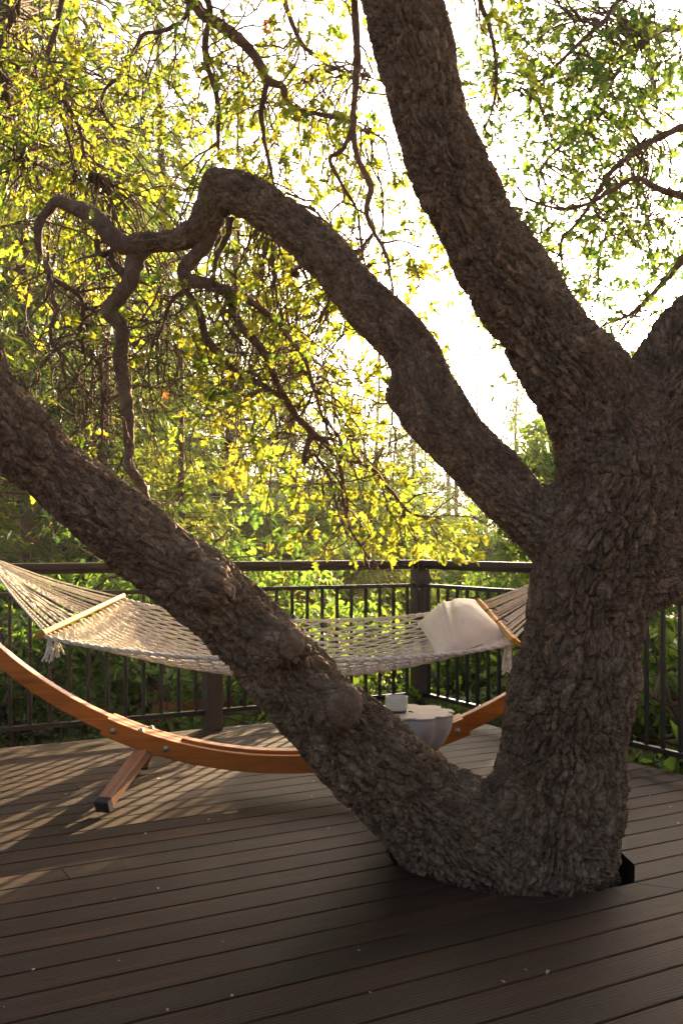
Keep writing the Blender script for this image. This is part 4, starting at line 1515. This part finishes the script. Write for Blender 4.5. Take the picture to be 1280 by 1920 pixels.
def conifer_mesh(seed, H, cr, whorls, per, sprays, droop=0.35, spray=0.30, low=0.08, needles=6):
    g = np.random.default_rng(seed)
    mbk = MB()
    tr = walk([0, 0, 0], [0.0, 0, 1], H, H / 30, 0.012, -0.08)
    mbk.tube(tr, np.linspace(H * 0.014, 0.012, len(tr)), 10, False)
    P, D, Nn, S, Tt = [], [], [], [], []
    top = tr[-1, 2]
    for w in range(whorls):
        f = low + (1 - low) * (w / whorls) ** 0.9
        i = min(len(tr) - 1, int(f * (len(tr) - 1)))
        for b in range(per):
            if g.random() < 0.12:
                continue
            a = g.uniform(0, 6.28)
            L = cr * (1 - f) ** 0.75 * g.uniform(0.55, 1.1) + 0.15
            d = np.array([math.cos(a), math.sin(a), 0.25 - droop * (1 - f)])
            base = tr[i] + np.array([0, 0, g.uniform(-0.2, 0.2)])
            n = 7
            tt = np.linspace(0, 1, n)
            br = base + d * (tt * L)[:, None] + np.array([0, 0, -1]) * (droop * 0.35 * L * tt ** 2)[:, None] + np.array([0, 0, 1]) * (0.16 * L * tt ** 4)[:, None]
            mbk.tube(br, np.linspace(0.022 * (1 - f) + 0.006, 0.004, n), 4, False)
            m = max(3, int(sprays * (L / cr + 0.2)))
            tint = g.normal(0.45, 0.15)
            for s in range(m):
                u = g.uniform(0.18, 1.0) * (n - 1)
                k = min(n - 2, int(u))
                p = br[k] + (br[k + 1] - br[k]) * (u - k)
                side = np.array([-math.sin(a), math.cos(a), 0]) * (1 if g.random() < 0.5 else -1)
                sd = side * g.uniform(0.3, 1.0) + d * g.uniform(0.3, 0.9) + np.array([0, 0, -g.uniform(0.1, 0.7)])
                sd = sd / np.linalg.norm(sd)
                sl = spray * g.uniform(0.6, 1.35)
                for q in range(needles):
                    P.append(p + sd * sl * g.uniform(0, 0.65) + g.normal(size=3) * 0.015)
                    D.append(sd + g.normal(size=3) * 0.38 + np.array([0, 0, -0.12]))
                    Nn.append(np.array([0, 0, 1.0]) + g.normal(size=3) * 0.7)
                    S.append(sl * g.uniform(0.35, 0.75))
                    Tt.append(np.clip(tint + g.normal() * 0.15, 0, 1))
    lm = leaf_mesh('crown', np.array(P), np.array(D), np.array(Nn), np.array(S), np.array(Tt), 'needle')
    return mbk.mesh('trunk'), lm


def place_tree(name, label, cat, pair, mats, x, y, scale=1.0, rot=0.0, group=None, z=None, parts=('trunk', 'crown')):
    zz = float(gz(x, y)) - 0.05 if z is None else z
    t = thing(name, label, cat, (x, y, zz), rot, group)
    t.scale = (scale, scale, scale)
    add(parts[0], pair[0], mats[0], t)
    o = add(parts[1], pair[1], mats[1], t, kind='stuff')
    o.material_slots[0].link = 'OBJECT'
    o.material_slots[0].material = mats[1]
    return t


CON = [conifer_mesh(11, 14.0, 2.7, 46, 5, 15), conifer_mesh(12, 14.0, 2.3, 50, 5, 14, 0.45, 0.34), conifer_mesh(13, 14.0, 3.0, 40, 5, 15, 0.25, 0.30, 0.2)]
def px_x(px, Y):
    return (px - 640) / 1857 * Y


conifers = [
    (-60, 10.5, 0, 0.78, 'dark cedar at the edge behind the end of the hammock'),
    (70, 13.0, 1, 0.95, 'tall dark cedar behind the crooked hanging branch'),
    (240, 19.0, 0, 1.02, 'tall pointed conifer rising above the sunlit oak leaves'),
    (420, 17.0, 2, 0.80, 'conifer with a bare reddish trunk behind the drooping twigs'),
    (330, 25.0, 1, 1.00, 'distant conifer between the two taller conifers'),
    (560, 21.0, 1, 0.72, 'conifer standing behind the bend of the arching limb'),
    (140, 27.0, 2, 1.12, 'far conifer in the gap above the leaning limb'),
    (680, 24.0, 0, 0.62, 'small far conifer behind the arching limb'),
    (790, 17.0, 2, 0.40, 'low dark conifer behind the corner post of the railing'),
    (-220, 16.0, 2, 1.0, 'broad conifer beyond the end of the deck'),
    (720, 14.5, 1, 0.36, 'low dark conifer behind the hammock pillow'),
    (500, 32.0, 0, 0.9, 'faint conifer far behind the hammock'),
    (185, 11.2, 1, 0.58, 'feathery cedar close behind the leaning limb'),
    (345, 12.2, 0, 0.50, 'drooping cedar behind the middle of the hammock'),
    (110, 17.0, 2, 1.15, 'wide conifer filling the view above the crooked branch'),
    (330, 20.0, 1, 1.10, 'slim conifer rising behind the elbow of the arching limb'),
    (450, 24.0, 0, 1.02, 'pale pointed conifer behind the arching limb'),
    (30, 22.0, 0, 1.30, 'highest conifer in the upper corner of the view'),
    (160, 15.5, 2, 0.62, 'bushy conifer behind the leaning limb'),
    (300, 14.5, 1, 0.50, 'low feathery conifer behind the hammock netting'),
    (-10, 18.0, 0, 1.05, 'tall conifer close behind the dark cedar'),
    (20, 34.0, 1, 1.2, 'farthest tall conifer behind the dark cedar'),
    (620, 36.0, 2, 0.8, 'faint far conifer to one side of the arching limb'),
]
for px, Y, k, sc, lab in conifers:
    place_tree('conifer', lab, 'tree', CON[k], (M_CBARK, M_CEDAR), px_x(px, Y), Y, sc, rng.uniform(0, 6.28), 'conifers beyond the railing')

DEC = [deciduous_mesh(21, 5.2, 1.7, 10000, 0.085, 0.09, 26), deciduous_mesh(22, 4.4, 1.5, 12000, 0.08, 0.07, 24), deciduous_mesh(23, 6.0, 2.1, 10000, 0.085, 0.10, 28, 'simple'), deciduous_mesh(24, 6.4, 1.0, 2600, 0.085, 0.07, 26), deciduous_mesh(25, 6.6, 1.45, 13000, 0.09, 0.09, 32, 'simple', 0.67)]
oaks = [
    (430, 12.6, 0, 1.05, 'young oak with glowing yellow leaves under the arching limb'),
    (610, 14.0, 1, 1.05, 'small bright oak behind the railing beside the corner post'),
    (968, 9.2, 1, 0.80, 'bright leafy sapling behind the railing near the trunk'),
    (1075, 10.8, 3, 0.88, 'slender green sapling seen in the gap between the two upper limbs'),
    (1090, 12.0, 4, 0.95, 'clear-stemmed leafy tree added behind the massive trunk to shade the deck'),  # clear-stemmed trees are added, their high crowns shaped to shade the deck
    (1225, 12.2, 4, 1.00, 'clear-stemmed tree added behind the fork of the massive trunk to shade the deck'),
    (1375, 12.0, 4, 1.02, 'clear-stemmed tree added out of view past the massive trunk to block the sun'),
    (1545, 12.0, 4, 1.00, 'clear-stemmed tree added out of view by the side railing to block the sun'),
    (-20, 10.5, 1, 0.75, 'small oak behind the end of the hammock cords'),
]
for px, Y, k, sc, lab in oaks:
    bright = px < 900
    place_tree('young_oak', lab, 'tree', DEC[k], (M_TWIG, M_OAKLEAF if bright else M_OAKLEAF2), px_x(px, Y), Y, sc, rng.uniform(0, 6.28), 'young oaks beyond the railing')

far = [(660, 30, 1, 0.62), (730, 34, 0, 0.60), (800, 31, 2, 0.58), (860, 36, 1, 0.66), (915, 32, 0, 0.55), (975, 38, 2, 0.70), (1040, 34, 1, 0.62), (1110, 40, 0, 0.7), (1190, 36, 2, 0.65), (1270, 40, 1, 0.72), (1350, 36, 0, 0.66),
       (700, 45, 2, 0.9), (770, 48, 1, 0.85), (840, 50, 0, 0.9), (900, 47, 2, 0.82), (960, 52, 1, 0.95), (1020, 48, 0, 0.8), (1090, 54, 2, 0.95), (1300, 52, 1, 0.95), (420, 44, 0, 1.0), (300, 42, 2, 0.95), (180, 46, 1, 1.1), (60, 48, 2, 1.1), (540, 46, 1, 0.95)]
for px, Y, k, sc in far:
    place_tree('far_conifer', 'conifer in the distant wood seen low between the limbs', 'tree', CON[k], (M_CBARK, M_CEDAR), px_x(px, Y), Y, sc, rng.uniform(0, 6.28), 'distant conifers')
for px, Y, k, sc in [(690, 19, 2, 1.05), (760, 18, 1, 1.25), (830, 19.5, 0, 1.15), (900, 21, 1, 1.35), (1000, 27, 1, 1.25), (620, 20, 0, 1.25), (560, 17, 1, 1.3), (660, 24, 2, 1.3), (800, 26, 2, 1.2)]:
    place_tree('far_oak', 'broadleaf tree in the distant wood beyond the railing corner', 'tree', DEC[k], (M_TWIG, M_OAKLEAF2), px_x(px, Y), Y, sc, rng.uniform(0, 6.28), 'distant broadleaf trees')

SHR = [deciduous_mesh(31, 1.9, 0.85, 2600, 0.085, 0.03, 16, 'oak', 0.1), deciduous_mesh(32, 1.6, 0.95, 2600, 0.075, 0.025, 16, 'simple', 0.1), deciduous_mesh(33, 2.3, 0.8, 2600, 0.10, 0.03, 16, 'oak', 0.1), deciduous_mesh(34, 3.7, 1.35, 6500, 0.075, 0.045, 24, 'simple', 0.1), deciduous_mesh(35, 3.5, 1.3, 3600, 0.085, 0.045, 24, 'oak', 0.1)]
k = 0
for row, (nd, cnt_, scl) in enumerate(((6.75, 10, 0.72), (7.5, 11, 0.95), (9.2, 12, 1.3))):
    for i in range(cnt_):
        s_ = -3.6 + i * (9.2 / cnt_) + rng.uniform(-0.25, 0.25)
        p = D2W(s_, nd + rng.uniform(-0.25, 0.3))
        pxx = 640 + p[0] / p[1] * 1857
        if row < 2 and 290 < pxx < 600:
            scl_ = 0.55
        else:
            scl_ = scl
        place_tree('shrub', 'leafy green shrub growing below and behind the back railing', 'shrub', SHR[k % 3], (M_TWIG, M_SHRUB), p[0], p[1], scl_ * rng.uniform(0.85, 1.15), rng.uniform(0, 6.28), 'shrubs behind the back railing', None, ('stems', 'foliage'))
        k += 1
for i in range(12):
    p = D2W(RAIL_S + rng.uniform(0.9, 2.8), RAIL_N - 4.4 + i * 0.42)
    place_tree('shrub', 'leafy green shrub growing beyond the side railing past the trunk', 'shrub', SHR[k % 3], (M_TWIG, M_OAKLEAF2), p[0], p[1], rng.uniform(1.15, 1.65), rng.uniform(0, 6.28), 'shrubs beyond the side railing', None, ('stems', 'foliage'))
    k += 1

for px, Y, k_, sc, lab in [(20, 8.6, 0, 1.75, 'tall green shrub behind the railing by the hammock cords'), (110, 9.4, 2, 1.70, 'tall green shrub between the cords and the leaning limb'),
                          (200, 8.9, 1, 1.85, 'dense small-leaved shrub under the leaning limb'), (300, 9.8, 0, 1.80, 'tall shrub behind the leaning limb'),
                          (390, 9.2, 2, 1.60, 'tall shrub above the railing post'), (470, 10.0, 0, 1.75, 'tall shrub behind the railing in the middle'),
                          (540, 11.6, 1, 1.95, 'rounded shrub behind the rust-orange panel'), (-60, 9.4, 2, 1.8, 'tall shrub at the end of the back railing'), (1250, 8.6, 1, 1.75, 'tall shrub beyond the side railing just past the trunk')]:
    place_tree('tall_shrub', lab, 'shrub', SHR[3 + k_ % 2], (M_TWIG, M_SHRUB), px_x(px, Y), Y, sc * 0.62, rng.uniform(0, 6.28), 'tall shrubs behind the back railing', None, ('stems', 'foliage'))
for i in range(9):
    p = D2W(rng.uniform(2.6, 6.2), RAIL_N + rng.uniform(0.9, 2.6))
    place_tree('shrub', 'bright leafy shrub beyond the railing corner post', 'shrub', SHR[(i + 1) % 3], (M_TWIG, M_OAKLEAF2), p[0], p[1], rng.uniform(1.15, 1.4), rng.uniform(0, 6.28), 'shrubs at the railing corner', None, ('stems', 'foliage'))

# ------------------------------------------------------------------ rust coloured fence and the cabin behind the trees
def board_fence(name, label, p0, p1, h, zb, bw=0.14):
    p0 = np.array(p0); p1 = np.array(p1)
    L = np.linalg.norm(p1 - p0)
    t = thing(name, label, 'fence', (p0[0], p0[1], zb), math.atan2(p1[1] - p0[1], p1[0] - p0[0]))
    mb = MB(); mb.box((0, -0.011, 0), (bw - 0.008, 0.011, h), None, 0.002)
    me = mb.mesh('board', False)
    for i in range(int(L / bw)):
        add('board', me, M_FENCE, t, (i * bw, rng.uniform(-0.004, 0.004), rng.uniform(-0.03, 0.02)))
    for zz in (0.25, h - 0.3):
        mb = MB(); mb.box((0, 0.016, zz), (L, 0.05, zz + 0.09))
        add('rail', mb.mesh('rail', False), M_FENCE, t)


board_fence('fence', 'low rust-orange board fence among the shrubs below the back railing', tuple(D2W(2.7, 8.25)[:2]), tuple(D2W(4.45, 8.25)[:2]), 2.3, -2.5)
board_fence('fence', 'tall narrow rust-orange board panel standing behind the hammock', (-0.56, 11.0), (-0.27, 11.05), 3.35, -2.62)
cab = thing('cabin', 'rust-orange timber cabin with blue-grey roof behind the trees', 'house', (-2.2, 25.0, float(gz(-2.2, 25.0)) - 0.1), R(12))
mb = MB(); mb.box((-3.2, 0, 0), (3.2, 6.0, 4.0))
add('wall', mb.mesh('wall', False), M_FENCE, cab)
mb = MB(); mb.box((0, -0.03, 0), (6.4, -0.003, 0.19), None, 0.004)
sme = mb.mesh('siding_board', False)
for i in range(20):
    add('siding_board', sme, M_FENCE, cab, (-3.2, 0, i * 0.2))
mb = MB()
mb.put([(-3.7, -0.6, 3.9), (3.7, -0.6, 3.9), (3.7, 3.0, 6.0), (-3.7, 3.0, 6.0), (-3.7, 6.6, 3.9), (3.7, 6.6, 3.9),
        (-3.7, -0.6, 4.05), (3.7, -0.6, 4.05), (3.7, 3.0, 6.15), (-3.7, 3.0, 6.15), (-3.7, 6.6, 4.05), (3.7, 6.6, 4.05)],
       [[3, 2, 1, 0], [2, 3, 4, 5], [6, 7, 8, 9], [9, 8, 11, 10], [0, 1, 7, 6], [5, 4, 10, 11], [1, 2, 8, 7], [2, 5, 11, 8], [3, 0, 6, 9], [4, 3, 9, 10]])
add('roof', mb.mesh('roof', False), M_ROOF, cab)
for xx in (-1.9, 0.1, 2.0):
    mb = MB(); mb.box((xx - 0.6, -0.06, 1.3), (xx + 0.6, -0.032, 2.7))
    w = add('window', mb.mesh('window', False), M_GLASS, cab)
    mb = MB()
    for lo, hi in (((xx - 0.68, -0.08, 1.22), (xx - 0.6, -0.033, 2.78)), ((xx + 0.6, -0.08, 1.22), (xx + 0.68, -0.033, 2.78)), ((xx - 0.6, -0.08, 1.22), (xx + 0.6, -0.033, 1.3)), ((xx - 0.6, -0.08, 2.7), (xx + 0.6, -0.033, 2.78)), ((xx - 0.02, -0.075, 1.3), (xx + 0.02, -0.061, 2.7))):
        mb.box(lo, hi)
    add('frame', mb.mesh('frame', False), M_POST, w)

# ------------------------------------------------------------------ haze volume added to lift the darks with a warm glow
mb = MB()
mb.box((-420, -220, -14.0), (420, 720, 17.6))
hz_m = bpy.data.materials.new('haze')
hz_m.use_nodes = True
hn = hz_m.node_tree
hn.nodes.remove(hn.nodes['Principled BSDF'])
pv = hn.nodes.new('ShaderNodeVolumePrincipled')
pv.inputs['Color'].default_value = (1.0, 0.97, 0.92, 1)
pv.inputs['Density'].default_value = 0.0007
pv.inputs['Anisotropy'].default_value = 0.45
hn.links.new(pv.outputs[0], hn.nodes['Material Output'].inputs['Volume'])
add('haze', mb.mesh('haze', False), hz_m, None, None, 0, kind='stuff', label='thin warm haze added for a soft golden glow')
